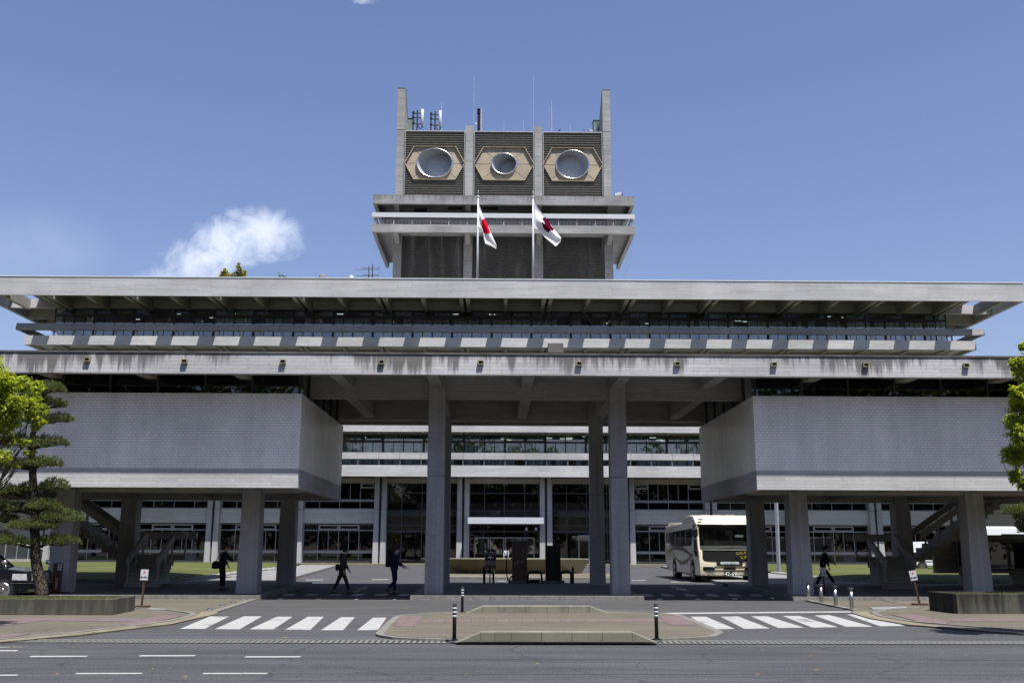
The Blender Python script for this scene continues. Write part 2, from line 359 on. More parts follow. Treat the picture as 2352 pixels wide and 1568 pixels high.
M['grass'] = ground_mat('lawn', (.092, .102, .028), (.08, .094, .024), .55, 14, .95, .45)
M['gravel'] = ground_mat('white_gravel', (.3, .3, .28), (.22, .22, .21), .5, 14)
M['cobble'] = ground_mat('cobbles', (.16, .135, .09), (.12, .10, .075), .7, 12)
M['slabpath'] = plain('path_slabs', (.19, .185, .18), .85, .2, var=.15, nscale=1.2)
M['grate'] = None
t = NT('drain_grate'); o = t.obj(); sx = t.n('ShaderNodeSeparateXYZ', {0: o})
a = t.math('GREATER_THAN', t.math('FRACT', t.math('MULTIPLY', t.math('ADD', sx.outputs[0], 500.0), 9.0)), .5)
M['grate'] = t.bsdf(t.mix(t.math('MULTIPLY', a, t.rng(t.noise(o, 1.3, 4), .3, .6, .85, 1)), (.16, .165, .15), (.02, .02, .018)), .8, .3)
M['rust'] = plain('brown_wood', (.055, .026, .018), .7, .3, var=.25, nscale=6)
M['skin'] = plain('skin', (.52, .33, .24), .6, .3, var=.05)
M['ink'] = plain('black_ink', (.03, .03, .035), .6, .3); M['red'] = plain('red_print', (.5, .02, .03), .6, .3)
M['bark'] = None
t = NT('pine_bark'); o = t.obj(); v = t.n('ShaderNodeTexVoronoi', {'Scale': 11.0, 'Vector': t.sc(o, 1.3, 1.3, .5)}, feature='DISTANCE_TO_EDGE').outputs['Distance']
M['bark'] = t.bsdf(t.mix(t.rng(v, 0, .12), (.012, .010, .008), (.075, .06, .05)), .95, .1, bump=t.rng(v, 0, .15), bs=.9, bd=.03)
M['needle'] = leaf_mat('pine_needles', [(.045, .072, .022), (.095, .12, .034), (.16, .17, .055)], .25)
M['leaf'] = leaf_mat('camphor_leaves', [(.19, .25, .025), (.33, .38, .045), (.44, .45, .075)], .55, .4)
M['leaf2'] = leaf_mat('olive_leaves', [(.16, .18, .03), (.30, .29, .05), (.38, .32, .09)], .4, .5)
M['leaf3'] = leaf_mat('park_leaves', [(.04, .06, .015), (.09, .12, .025), (.16, .19, .03)], .35, .5)
M['copper'] = plain('green_copper', (.13, .19, .16), .7, .3, var=.2)
M['bronze2'] = plain('weathered_bronze', (.22, .20, .12), .6, .4, var=.2)
M['floor_darkener'] = plain('dark_floor', (.05, .05, .055), .95, .1)
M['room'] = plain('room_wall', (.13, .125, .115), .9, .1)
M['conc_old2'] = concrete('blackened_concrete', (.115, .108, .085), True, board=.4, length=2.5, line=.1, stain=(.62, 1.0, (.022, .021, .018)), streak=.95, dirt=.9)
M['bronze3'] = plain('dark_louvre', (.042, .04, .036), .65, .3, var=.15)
M['letter'] = plain('white_lettering', (.85, .85, .86), .5, .3, var=.02)

# ================================================================== SETTING
YS = [-120, 19.9, 35, 42, 140, 600]
def strips(mb, x0, x1, ys, dz, th=None):
    for a, b in zip(ys[:-1], ys[1:]):
        za, zb = gz(a)+dz, gz(b)+dz
        mb.add([(x0, a, za), (x1, a, za), (x1, b, zb), (x0, b, zb)], [(0, 1, 2, 3)])
        if th is not None:
            mb.add([(x0, a, za), (x0, b, zb), (x0, b, zb-th), (x0, a, za-th)], [(0, 1, 2, 3)])
            mb.add([(x1, a, za), (x1, a, za-th), (x1, b, zb-th), (x1, b, zb)], [(0, 1, 2, 3)])
    if th is not None:
        for y, f in ((ys[0], (0, 3, 2, 1)), (ys[-1], (0, 1, 2, 3))):
            z = gz(y)+dz; mb.add([(x0, y, z), (x1, y, z), (x1, y, z-th), (x0, y, z-th)][::-1], [f])
    return mb
def G(pts, dz): return [tuple(gr(x, y) + Vector((0, 0, dz))) for x, y in pts]
struct('ground', strips(MB(), -500, 500, YS, -.03), M['soil'])
struct('road', strips(MB(), -250, 250, [-14, 19.2], 0.0), M['asphalt'])
struct('driveway', strips(MB(), -15.5, 18, [19.6, 35, 42, 92.2], 0.004), M['apron'])
struct('far_pavement', strips(MB(), -250, 250, [-26, -14], 0.02, .12), M['greypave'])
for y_ in (16.35, 14.45): struct('road_seam', strips(MB(), -60, 60, [y_, y_+.018], .004), M['rubber'])
# drain along the road
struct('drain_channel', strips(MB(), -12.1, 250, [19.06, 19.50], 0.010), M['grate'])
struct('drain_cover', strips(MB(), -250, -12.1, [19.06, 19.50], 0.010), M['greypave'])
struct('drain_edge', strips(strips(MB(), -12.1, 250, [19.50, 19.62], 0.014), -12.1, 250, [18.98, 19.06], 0.014), M['kerbflush'])
# side pavements: px outlines (2352 px wide photograph) turned into ground points
Lout = [(-700, 1506), (0, 1477.5), (183, 1461), (304, 1446), (396, 1435), (456, 1421), (499, 1412), (497, 1406), (487, 1406.5), (595, 1376)]
Lw = G(Lout, .03); q = gr(-700, 1376); Lw += [(Lw[-1][0], 34.55, .03), (-60, 34.55, .03), (-60, 18.0, .03)]
struct('pavement', MB().slab(Lw, .06), M['agg'])
Rout = [(1822, 1374), (1960, 1403), (1957, 1409), (1998, 1421.5), (2087, 1437), (2352, 1459), (3000, 1500)]
Rw = G(Rout, .03); Rw = [(Rw[0][0], 34.55, .03)] + Rw[1:]; Rw += [(60, 17.5, .03), (60, 34.55, .03)]
struct('pavement', MB().slab(Rw[::-1], .06), M['agg'])
def band(outer, w0, dz, name, mat, th=.05):      # flat strip along a polyline of px points, w0 px-independent metres to the left side
    P = [Vector(p) for p in G(outer, dz)]; inn = []
    for i, p in enumerate(P):
        d = (P[min(i+1, len(P)-1)]-P[max(i-1, 0)]); n = Vector((-d.y, d.x, 0)).normalized(); inn.append(p+n*w0)
    mb = MB()
    for i in range(len(P)-1): mb.slab([tuple(P[i]), tuple(P[i+1]), tuple(inn[i+1]), tuple(inn[i])], th)
    return struct(name, mb, mat)
band([(-300, 1491), (0, 1477.5), (183, 1461), (304, 1446), (396, 1435), (456, 1421), (497, 1411), (500, 1408.5), (487, 1406.8)], .42, .036, 'gutter', M['gutter'])
band([(-300, 1485), (0, 1473), (180, 1456.5), (304, 1441), (390, 1430), (432, 1421), (453, 1413.5), (440, 1409), (385, 1401.5), (314, 1398)], .16, .05, 'flush_kerb', M['kerbflush'])
band([(3000, 1500), (2352, 1459), (2087, 1437), (1998, 1421.5), (1959, 1410), (1957, 1406)], -.42, .036, 'gutter', M['gutter'])
band([(3000, 1493), (2352, 1452.5), (2087, 1430), (2015, 1417.5), (2000, 1410), (2036, 1401.2), (2110, 1396.5)], -.16, .05, 'flush_kerb', M['kerbflush'])
band([(499, 1407), (595, 1376)], .22, .04, 'edge_strip', M['kerbflush'])
band([(1960, 1403), (1824, 1374)], -.22, .04, 'edge_strip', M['kerbflush'])
band([(1990, 1372.5), (2080, 1389.5)], .12, .037, 'paving_joint', M['kerbflush'])
# pink tactile paving and grey borders
struct('tactile_paving', MB().slab(G([(275, 1438), (330, 1441), (418, 1416.5), (372, 1416)], .045), .03), M['pink'])
struct('tactile_paving', MB().slab(G([(-60, 1428.5), (60, 1421.5), (330, 1426), (318, 1431), (100, 1428), (-60, 1449)], .041), .03), M['pink'])
struct('tactile_paving', MB().slab(G([(-60, 1466), (0, 1462.5), (70, 1459), (52, 1463), (0, 1470)], .045), .03), M['pink'])
struct('tactile_paving', MB().slab(G([(2048, 1414.5), (2092, 1412.5), (2185, 1431), (2165, 1436.5), (2120, 1433)], .045), .03), M['pink'])
struct('tactile_paving', MB().slab(G([(2185, 1424.5), (2420, 1421), (2420, 1428), (2188, 1430)], .041), .03), M['pink'])
struct('grey_paving', MB().slab(G([(-40, 1424), (330, 1422), (322, 1425.5), (60, 1420.5), (-40, 1427.5)], .037), .03), M['greypave'])
for P in ([(348, 1400.5), (381, 1402.5), (376, 1404), (333, 1402.5)], [(1998, 1398.5), (2080, 1396.3), (2084, 1399.3), (2005, 1402)]):
    struct('access_cover', MB().slab(G(P, .055), .03), M['galv'])
struct('access_cover', MB().slab(G([(28, 1455), (65, 1438.5), (133, 1442), (100, 1452)], .036), .02), M['agg'])
# traffic island
C3 = lambda x, y: ((1400+x/1.47)/1.7415, (2300+y/1.47)/1.7415)
iso = [C3(*p) for p in ((150, 356), (165, 338), (205, 296), (255, 254), (300, 242), (500, 229), (660, 222), (1100, 222), (1560, 222), (1850, 232), (1945, 241), (2070, 290), (2192, 343), (2196, 352), (2150, 371), (2000, 382), (1700, 391), (1100, 394), (620, 392), (400, 387), (250, 378), (170, 366))]
cx_, cy_ = C3(1170, 305)
out = [Vector(p) for p in G(iso, .05)]; cen = gr(cx_, cy_)
struct('island_kerb', MB().slab([tuple(p) for p in out][::-1], .08), M['kerbflush'])
inn = []
for i, p in enumerate(out):
    d = out[(i+1) % len(out)]-out[i-1]; n = Vector((d.y, -d.x, 0)).normalized(); inn.append(tuple(p+n*.17+Vector((0, 0, .006))))
struct('island', MB().slab(inn[::-1], .06), M['agg'])
for pts in (((262, 317), (390, 317), (432, 254), (297, 254)), ((1885, 308), (2042, 310), (1945, 252), (1820, 252), (1850, 285))):
    struct('tactile_paving', MB().slab(G([C3(*p) for p in pts], .064), .03), M['pink'])
struct('tactile_paving', MB().slab(G([C3(*p) for p in ((414, 291), (1850, 285), (1840, 272), (424, 277))], .062), .03), M['pink'])
# road paint: every stripe and dash is a mark of its own on the road
def mark(pts, dz=.008): return struct('road_marking', MB().poly(G(pts, dz)), M['paint'])
for a in ([(413,1444),(470,1444),(527,1415),(483,1415)], [(493,1444.5),(550,1445),(602,1415),(560,1415)], [(573,1445),(628,1445),(672,1416),(636,1416)], [(655,1446),(713,1446),(744,1416),(707,1416)], [(737,1447),(788,1447),(815,1417),(783,1417)], [(820,1447),(868,1447),(888,1418),(857,1418)],
          [(1633,1445),(1688,1444),(1622,1416),(1585,1416)], [(1710,1444),(1768,1443),(1694,1415),(1655,1416)], [(1788,1442),(1847,1441),(1763,1415),(1725,1415)], [(1866,1441),(1925,1440),(1835,1414),(1797,1414)], [(1943,1439),(2005,1439),(1905,1412),(1870,1413)], [(2022,1438),(2080,1437),(1975,1410),(1945,1411)],
          [(1518,1410),(1955,1406),(1955,1403.2),(1518,1407)]): mark(a)
for x0, x1, y in ((67, 198, 1507.5), (318, 446, 1506), (561, 688, 1508.5), (172, 324, 1547), (464, 612, 1547), (-60, 38, 1494.5), (-90, 39, 1551)):
    mark([(x0, y+1.6), (x1, y+1.2), (x1+4, y-1.6), (x0+4, y-1.4)])
mark([(-80, 1489), (20, 1486.5), (75, 1485.5), (20, 1485.5), (-80, 1487)])
def mark2(pts): mark(pts, .010)
for xa in (355, 613, 880, 1143, 1408, 1670):
    f = lambda x, y: ((1000+x/2.851)/1.7415, (1900+y/2.851)/1.7415)
    mark2([f(xa, 1373), f(xa+122, 1377), f(xa+183, 1354), f(xa+57, 1353)])
for xa in (160, 398, 655, 905, 1160, 1410):
    f = lambda x, y: ((2500+x/2.851)/1.7415, (1900+y/2.851)/1.7415)
    mark2([f(xa+48, 1382), f(xa+182, 1382), f(xa+122, 1357), f(xa, 1352)])
f = lambda x, y: ((1300+x/5.8075)/1.7415, (2150+y/5.8075)/1.7415)
mark2([f(650, 1265), f(715, 1265), f(870, 1192), f(962, 1195), f(985, 1128), f(740, 1195), f(830, 1190)])
f = lambda x, y: ((2500+x/2.851)/1.7415, (1900+y/2.851)/1.7415)
mark2([f(500, 1266), f(595, 1292), f(572, 1300), f(740, 1326), f(690, 1297), f(640, 1290), f(535, 1266)])
for x0, x1, y in ((702, 741, 1331.5), (853, 893, 1330.5), (1008, 1032, 1330.5), (1143, 1160, 1334), (1450, 1482, 1332.5), (1540, 1586, 1336)): mark2([(x0, y+.6), (x1, y+.6), (x1+2, y-.6), (x0+2, y-.6)])
# raised platforms under the front building
def plat(x0, x1, y0, y1):
    ys = sorted({y0, y1} | {y for y in (35, 42) if y0 < y < y1})
    struct('platform', strips(MB(), x0+.25, x1-.25, [y0+.25]+ys[1:], .154, .1), M['floor'])
    struct('platform_kerb', strips(MB(), x0, x1, ys, .15, .25), M['kerb'])
plat(-2.92, 4.98, 34.62, 44.0); plat(-40, -7.95, 34.5, 44.2); plat(10.0, 42, 34.5, 44.2)
# courtyard: lawns, edging gravel, slab paths
A6 = lambda x, y: (x/3.286, 1091+y/3.286)
path = G([(443, 1334), (517, 1321), (630, 1308), (765, 1303.5), (764, 1304.5), (645, 1340), (560, 1345), (440, 1338)], .13)
struct('slab_path', MB().slab([(-16.0, 44.3, gz(44.3)+.14), (-8.2, 44.3, gz(44.3)+.14), (-9.7, 46.2, gz(46)+.14), (-12.6, 78.7, gz(78)+.14), (-13.2, 84, gz(84)+.14), (-18.5, 84, gz(84)+.14)], .25), M['slabpath'])
struct('slab_path', MB().slab([(9.8, 44.3, gz(44.3)+.14), (30, 44.3, gz(44.3)+.14), (24, 50, gz(50)+.14), (20.5, 62, gz(62)+.14), (18.5, 84, gz(84)+.14), (13.5, 84, gz(84)+.14), (12.5, 70, gz(70)+.14), (10.2, 48, gz(48)+.14)], .25), M['slabpath'])
def lawn(pts, hgt, back):
    P = [Vector((p[0], p[1], gz(p[1])+.16)) for p in pts]; c = sum(P, Vector())/len(P); mb = MB(); mb.sm = True
    rings = [P]
    for s_, h_ in ((.95, .10), (.8, hgt), (.4, hgt*1.1)):
        rings.append([c+(p-c)*s_+Vector((0, 0, h_)) for p in P])
    mb.loft(rings); return struct('lawn', mb, M['grass'])
ll = [tuple(gr(x, y, .16))[:2] for x, y in ((0, 1338), (180, 1337), (356, 1336), (441, 1329), (517, 1317), (630, 1304.5))]
lawn([(-60, 45), *ll, (-15.5, 80), (-17, 89), (-60, 89)], .18, 1)
rl = [tuple(gr(x, y, .16))[:2] for x, y in ((2400, 1339), (2240, 1339), (2026, 1337.5), (1934, 1333.5), (1867, 1325.5), (1818, 1320.5), (1770, 1315))]
lawn([(60, 89), (17.5, 89), *rl[::-1], (60, 45)], .18, 1)
for pts, s_ in ((ll, 1), (rl, 1)):
    mb = MB(); P = [Vector((p[0], p[1], gz(p[1])+.19)) for p in pts]
    for i in range(len(P)-1):
        d = P[i+1]-P[i]; nn = Vector((d.y, -d.x, 0)).normalized()*.55
        mb.slab([tuple(P[i]), tuple(P[i]+nn), tuple(P[i+1]+nn), tuple(P[i+1])], .1)
        for _ in range(int(d.length*26)):
            p = P[i]+d*rnd.random()+nn*rnd.random(); r_ = rnd.uniform(.03, .07); mb.ell(p+Vector((0, 0, .01)), r_*1.3, r_, r_*.8, 6, 4)
    o = struct('edging_gravel', mb, M['gravel'], 'stuff')
struct('forecourt_kerb', strips(MB(), -60, 60, [89.6, 92.6], .14, .3), M['gutter'])
mb = MB(); mb.slab(G([(975, 1327), (1440, 1330), (1415, 1319), (1000, 1318)], .08), .1)
struct('cobble_bed', mb, M['cobble'])
struct('cobble_kerb', MB().slab(G([(972, 1328.2), (1442, 1331.2), (1440, 1330), (992, 1326.2), (1004, 1317.5), (998, 1317.5)], .1), .1), M['kerbflush'])

# ================================================================== REAR OFFICE BUILDING
YW, YC = 92.5, 91.7
main = thing('office_building', 'long grey concrete office block with glazed top floor under a deep flat roof', 'building', (.66, 92.5, .25))
BAY = 7.53; XP = [.66+3.765+BAY*k for k in range(-6, 6)]
XL, XR = -42.05, 42.96
zw = lambda x, y: at(x, y, YW).z
# solid mass: floors, back and end walls, roof deck below the windows
mb = MB()
for z0, z1 in ((.1, .27), (4.6, 5.2), (8.02, 8.5), (12.2, 12.6), (15.9, 16.5), (19.86, 20.3)):
    mb.box(XL+.05, XR-.05, YW+.05, 112, z0, z1)
mb.box(XL, XR, 112, 112.4, .1, 25.2); mb.box(XL, XL+.3, 93.4, 112, .2, 25.2); mb.box(XR-.3, XR, 93.4, 112, .2, 25.2)
mb.box(XL, XR, YW-.1, YW+.3, 12.62, 15.88); mb.box(XL, XR, YW-.1, YW+.3, 16.52, 19.84)
mb.box(-46.3, 47.3, YW-.15, YW+.3, 23.92, 24.74); mb.box(XL, XR, 93.5, 112, 24.94, 25.34)
wpart('wall', mb, M['conc'], main)
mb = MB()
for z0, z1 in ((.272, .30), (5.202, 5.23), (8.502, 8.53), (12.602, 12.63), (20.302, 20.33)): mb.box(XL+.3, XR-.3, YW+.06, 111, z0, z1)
wpart('floor_darkener', mb, M['floor_darkener'], main)  # thin dark sheets added so sunlit floors stay dark behind the panes
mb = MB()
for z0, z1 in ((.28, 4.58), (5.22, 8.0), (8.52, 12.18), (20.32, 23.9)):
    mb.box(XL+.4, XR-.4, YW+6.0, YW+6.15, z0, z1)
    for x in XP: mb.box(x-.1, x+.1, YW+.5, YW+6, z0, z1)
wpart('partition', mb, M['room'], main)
for x in XP:
    for s_ in (-.33, .33):
        mb = MB(); c = x+s_
        mb.taper(c, YC+.35, .27, 5.17, .50 if s_ else .43, .85, .43, .7); mb.taper(c, YC+.35, 5.2, 8.02, .43, .7, .43, .7); wpart('column', mb, M['conc_col'], main)
    wpart('gap_shade_strip', MB().box(x-.11, x+.11, YC+.3, YC+.5, .27, 8.02), M['frame'], main)  # dark infill standing in for the shade between the paired columns
def window(x0, x1, z0, z1, cols, rows, y, fw, mat, gl, halves=(), vents=(), name='window', depth=.09, curtain=None):
    """one bay of glazing: outer frame, mullions at cols (fractions), bars at rows (heights, thickness)"""
    mb = MB(); W = x1-x0
    mb.box(x0, x0+fw, y, y+depth, z0, z1); mb.box(x1-fw, x1, y, y+depth, z0, z1)
    mb.box(x0+fw, x1-fw, y, y+depth, z1-fw, z1); mb.box(x0+fw, x1-fw, y, y+depth, z0, z0+fw)
    for c in cols: mb.box(x0+c*W-fw/2, x0+c*W+fw/2, y-.015, y+depth-.01, z0+fw, z1-fw)
    for z, h in rows: mb.box(x0+fw, x1-fw, y+.008, y+depth-.018, z-h/2, z+h/2)
    for c, za, zb in halves: mb.box(x0+c*W-.025, x0+c*W+.025, y+.02, y+.07, za, zb)
    for a, b, za, zb in vents:
        xa, xb = x0+a*W+fw/2, x0+b*W-fw/2; t_ = .13
        mb.box(xa, xb, y-.01, y+.06, zb-t_, zb); mb.box(xa, xb, y-.01, y+.06, za, za+t_); mb.box(xa, xa+t_, y-.012, y+.058, za+t_, zb-t_); mb.box(xb-t_, xb, y-.012, y+.058, za+t_, zb-t_)
    w = wpart(name, mb, mat, main)
    wpart('pane', MB().add([(x0, y+.045, z0), (x1, y+.045, z0), (x1, y+.045, z1), (x0, y+.045, z1)], [(0, 1, 2, 3)]), gl, w)
    if curtain:
        cb = MB()
        for a, b, za, zb in curtain[1]:
            n = max(2, int((b-a)*W/.11)); pts = [(x0+a*W+(b-a)*W*i/n, y+.42+.035*(i % 2)) for i in range(n+1)]
            cb.loft([[(p[0], p[1], za) for p in pts], [(p[0], p[1], zb) for p in pts]], False, False)
        if cb.v: cb.fix = False; wpart(curtain[0], cb, M[curtain[0]], w)
    return w
fr = (.21, .497, .789)
for i in range(len(XP)-1):
    x0, x1 = XP[i]+.57, XP[i+1]-.57
    hall = -11 < XP[i] < 9
    if not hall:
        wpart('spandrel', MB().box(x0-.03, x1+.03, YC+.35, YC+.75, 3.93, 5.22), M['conc'], main)
        wpart('plinth', MB().box(x0-.03, x1+.03, YC+.5, YC+.7, .27, .55), M['frame'], main)
        cl = []
        for a, b in ((.02, .2), (.22, .49), (.51, .78), (.80, .98)):
            if rnd.random() < .85:
                k = rnd.uniform(.35, 1); cl.append((a, a+(b-a)*k, .6, 3.75))
        window(x0, x1, .55, 3.86, fr, ((3.31, .09), (1.40, .25)), YW-.15, .055, M['alu'], M['glassd'], ((.353, 1.5, 3.3), (.643, 1.5, 3.3)), ((.21, .497, 3.33, 3.82), (.497, .789, 3.33, 3.82)), curtain=('curtain', cl))
        cl = [(.02, rnd.uniform(.4, .98), 5.3, 5.95)]
        window(x0, x1, 5.24, 7.98, fr, ((5.99, .22),), YW-.15, .055, M['alu'], M['glassd'], ((.353, 6.1, 7.6), (.643, 6.1, 7.6)), ((0.01, .21, 7.1, 7.6), (.789, .99, 7.1, 7.6)), curtain=('curtain', cl))
        wpart('lintel', MB().box(x0-.03, x1+.03, YC+.45, YC+.60, 7.56, 8.02), M['conc_dark'], main)
    else:
        rows = ((6.7, .10), (5.1, .06), (3.8, .08), (3.25, .16))
        window(x0, x1, .3, 7.98, fr, rows, YW-.15, .08, M['frame'], M['glassd'], name='hall_window')
        wpart('lintel', MB().box(x0-.03, x1+.03, YC+.45, YC+.60, 7.56, 8.02), M['conc_dark'], main)
hw = plain('timber_wall', (.26, .12, .035), .6, .3, var=.3, nscale=.7); hw2 = plain('ochre_wall', (.30, .21, .06), .6, .3, var=.2)
mb = MB(); mb.box(-10, -3.6, 94.2, 94.3, 3.3, 5.0); mb.box(5.0, 11.4, 94.2, 94.3, 3.3, 5.0); wpart('hall_panel', mb, hw, main)
mb = MB(); mb.box(-10, -8.9, 94.0, 94.1, .5, 7); mb.box(4.9, 6.6, 94.0, 94.1, 3.3, 5.0); wpart('hall_panel', mb, hw2, main)
mb = MB()
for px, py, w_, h_ in ((415, 1225, .5, .55), (428, 1222, .45, .5), (445, 1227, .4, .6), (455, 1226, .5, .45), (795, 1236, .3, .4), (1905, 1232, .35, .4)):
    q = at(px, py, YW); wpart('paper_notice', MB().box(q.x-w_/2, q.x+w_/2, YW-.09, YW-.085, q.z-h_/2, q.z+h_/2), M['white'], main)
for x in (-1.6, -.2, 1.4, 3.1, 5.5, 8.2, -6.5, -5): mb.tube([(x, 94.2, 5.9), (x, 94.2, 5.55)], .07, 6)
wpart('pendant_lamp', mb, M['horn'], main)
for xa, xb in ((-70, -42.1), (43.0, 75)):
    wpart('annex_wall', MB().box(xa, xb, 92.4, 93, .1, 8.6), M['conc_dark'], main); wpart('annex_shade_canopy', MB().box(xa, xb, 87.5, 92.39, 7.6, 8.3), M['conc'], main)  # overhang added and wall colour darkened to keep the annex in shade
# entrance: canopy, door leaves
wpart('entrance_canopy', MB().box(at(1074.5, 1195, 89.7).x, at(1249, 1195, 89.7).x, 89.7, 92.3, at(1160, 1202, 89.7).z, at(1160, 1187.5, 89.7).z), M['white'], main)
for x in (2.6, 3.45): wpart('canopy_spotlight', MB().tube([(x, 90.2, 3.62), (x, 90.1, 3.45), (x, 89.95, 3.4)], [.03, .09, .11], 8), M['white'], main)
for xa in (-2.1, -.72, .66, 2.04):
    mb = MB(); mb.box(xa+.03, xa+1.35, YW-.35, YW-.28, 2.62, 2.74); mb.box(xa+.03, xa+.13, YW-.35, YW-.28, .3, 2.62); mb.box(xa+1.25, xa+1.35, YW-.35, YW-.28, .3, 2.62); mb.box(xa+.13, xa+1.25, YW-.35, YW-.28, .3, .42)
    d = wpart('entrance_door', mb, M['alu'], main)
    wpart('pane', MB().add([(xa+.1, YW-.31, .35), (xa+1.3, YW-.31, .35), (xa+1.3, YW-.31, 2.7), (xa+.1, YW-.31, 2.7)], [(0, 1, 2, 3)]), M['doorglass'], d)
for xa in (7.35, 8.45):
    mb = MB(); mb.box(xa+.03, xa+1.05, YW-.3, YW-.23, 2.8, 2.95); mb.box(xa+.03, xa+.12, YW-.3, YW-.23, .3, 2.8); mb.box(xa+.95, xa+1.05, YW-.3, YW-.23, .3, 2.8)
    d = wpart('entrance_door', mb, M['alu'], main)
    wpart('pane', MB().add([(xa+.1, YW-.26, .35), (xa+1.0, YW-.26, .35), (xa+1.0, YW-.26, 2.8), (xa+.1, YW-.26, 2.8)], [(0, 1, 2, 3)]), M['glassd'], d)
# balconies
YB = 89.5; MOD = BAY/4
def balcony(z0, z1, r0_, r1_, xl, xr, posts, ends):
    mb = MB(); mb.box(xl, xr, YB, YB+.3, z0, z1)
    mb.box(xl+.02, xr-.02, YB+.3, YW, z1-.55, z1-.25)
    if ends:
        for a, b in ((xl, xl+.3), (xr-.3, xr)): mb.box(a, b, YB+.3, 112, z0+.01, z1)
        mb.box(xl+.3, XL, YW, 112, z1-.55, z1-.25); mb.box(XR, xr-.3, YW, 112, z1-.55, z1-.25)
    wpart('balcony', mb, M['conc'], main)
    for x in [p+q for p in XP for q in (0, BAY/2)]:
        for o_ in ((-.28, .28) if min(abs(x-p) for p in XP) < .1 else (0,)):
            if xl+.5 < x < xr-.5 and (ends or -20 < x < 21): wpart('balcony_beam', MB().box(x+o_-.17, x+o_+.17, YB+.32, YW-.16, z0+.06, z1-.56), M['conc_dark'], main)
    xs = [p+q*MOD for p in XP[:-1] for q in range(4)]+[XP[-1]]
    for x in xs:
        if posts[0] < x < posts[1]: wpart('railing_post', MB().taper(x, YB+.3, z1, r0_+.05, .11, .2, .11, .2), M['conc'], main)
    mb = MB(); e = .85 if ends else 0; cut = [xl-e]+[x for x in xs if xl < x < xr]+[xr+e]
    for a, b in zip(cut[:-1], cut[1:]):
        mb.loft([[(x, YB-.12, r0_+.04), (x, YB+.14, r0_), (x, YB+.14, r1_), (x, YB+.0, r1_+.02)] for x in (a+.012, b-.012)])
    if ends:
        for a, s_ in ((xl-e, 1), (xr+e, -1)): mb.loft([[(a+s_*.02, y, r0_+.04), (a+s_*.28, y, r0_), (a+s_*.28, y, r1_), (a+s_*.14, y, r1_+.02)] for y in (YB+.16, 112)])
    wpart('balcony_rail', mb, M['conc_rail'], main)
balcony(19.80, 20.64, 21.13, 21.76, -43.25, 44.15, (-43, 44), True)
balcony(8.0, 9.0, 9.50, 10.10, XL, XR, (-19, 20), False)
balcony(12.0, 12.9, 13.4, 14.0, XL, XR, (-19, 20), False)
# third floor glazing, in modules of two
z0, z1, zt = 9.02, zw(870, 997), zw(870, 1014)
wi = 0
for p in XP:
    for q in range(2):
        x0 = p+q*BAY/2; x1 = x0+BAY/2
        if not -21 < x0 < 20: continue
        v = ((0, .5, zt+.03, z1-.1), (.5, 1, zt+.03, z1-.1)) if q else ()
        cl = [(a, a+.25*rnd.choice((.9, .98, .98, .55)), z0+.1, zt-.05) for a in (.01, .26, .51, .76) if rnd.random() < .88]+[(a, a+.49, zt+.08, z1-.05) for a in (.005, .505) if rnd.random() < .7]
        window(x0+.01, x1-.01, z0, z1, (.5,), ((zt, .16),), YW, .1, M['frame'], M['glass3'], ((.25, z0, zt), (.75, z0, zt)), v, curtain=('blind', cl))
mb = MB(); mb.box(-22, 22, YW+.02, YW+.3, z1, 12.2); wpart('lintel', mb, M['conc_dark'], main)
# top floor glazing
z0, z1, zt = 20.6, 23.92, zw(300, 725)
x = XL
for k in range(23):
    x0 = XL+k*BAY/2; x1 = min(x0+BAY/2, XR)
    if x1-x0 < .5: continue
    v = ((0, .5, zt+.05, z1-.1), (.5, 1, zt+.05, z1-.1)) if k % 2 else ()
    cl = [(a, a+.25*rnd.choice((.95, .98, .98, .6)), z0+.1, zt-.05) for a in (.01, .26, .51, .76) if rnd.random() < (.85 if k > 3 else .25)]+[(a, a+.49, zt+.08, z1-.05) for a in (.005, .505) if rnd.random() < .5]
    window(x0+.01, x1-.01, z0, z1, (.5,), ((zt, .2),), YW, .1, M['frame'], M['glass3'], ((.25, z0, zt), (.75, z0, zt)), v, curtain=('blind', cl))
mb = MB()
for k in range(40):
    xx = rnd.uniform(XL+2, XR-2); yy = rnd.uniform(93.5, 97.5); mb.box(xx, xx+.6, yy, yy+.06, 23.82, 23.86)
for k in range(26):
    xx = rnd.uniform(-16, 18); yy = rnd.uniform(93.5, 97.5); mb.box(xx, xx+.6, yy, yy+.06, 12.06, 12.1)
wpart('ceiling_lamp', mb, M['lamp'], main)
# roof: deep fascia, slotted overhang, beams
FX0, FX1, FY = -46.7, 47.72, 87.0
FZ0, FZ1 = 23.80, 25.5
mb = MB(); mb.box(FX0, FX1, FY, FY+.18, FZ0, FZ1); mb.box(FX0, FX0+.35, FY+.18, 118, FZ0, FZ1); mb.box(FX1-.35, FX1, FY+.18, 118, FZ0, FZ1); mb.box(FX0+.35, FX1-.35, 117.6, 118, FZ0, FZ1)
wpart('roof_fascia', mb, M['conc_roof'], main)
mb = MB(); mb.box(FX0-.04, FX1+.04, FY-.05, FY+.2, FZ1+.003, FZ1+.09); mb.box(FX0-.04, FX0+.4, FY+.2, 118, FZ1+.003, FZ1+.1); mb.box(FX1-.4, FX1+.04, FY+.2, 118, FZ1+.003, FZ1+.1)
wpart('roof_coping', mb, M['cap'], main)
nodes = sorted([p for p in XP]+[p+BAY/2 for p in XP[:-1]]+[XP[0]-BAY/2, XP[-1]+BAY/2])
mb = MB(); zs0, zs1 = 24.75, 24.93
hx0, hx1 = -46.0, -43.6; gx0, gx1 = 44.6, 47.0
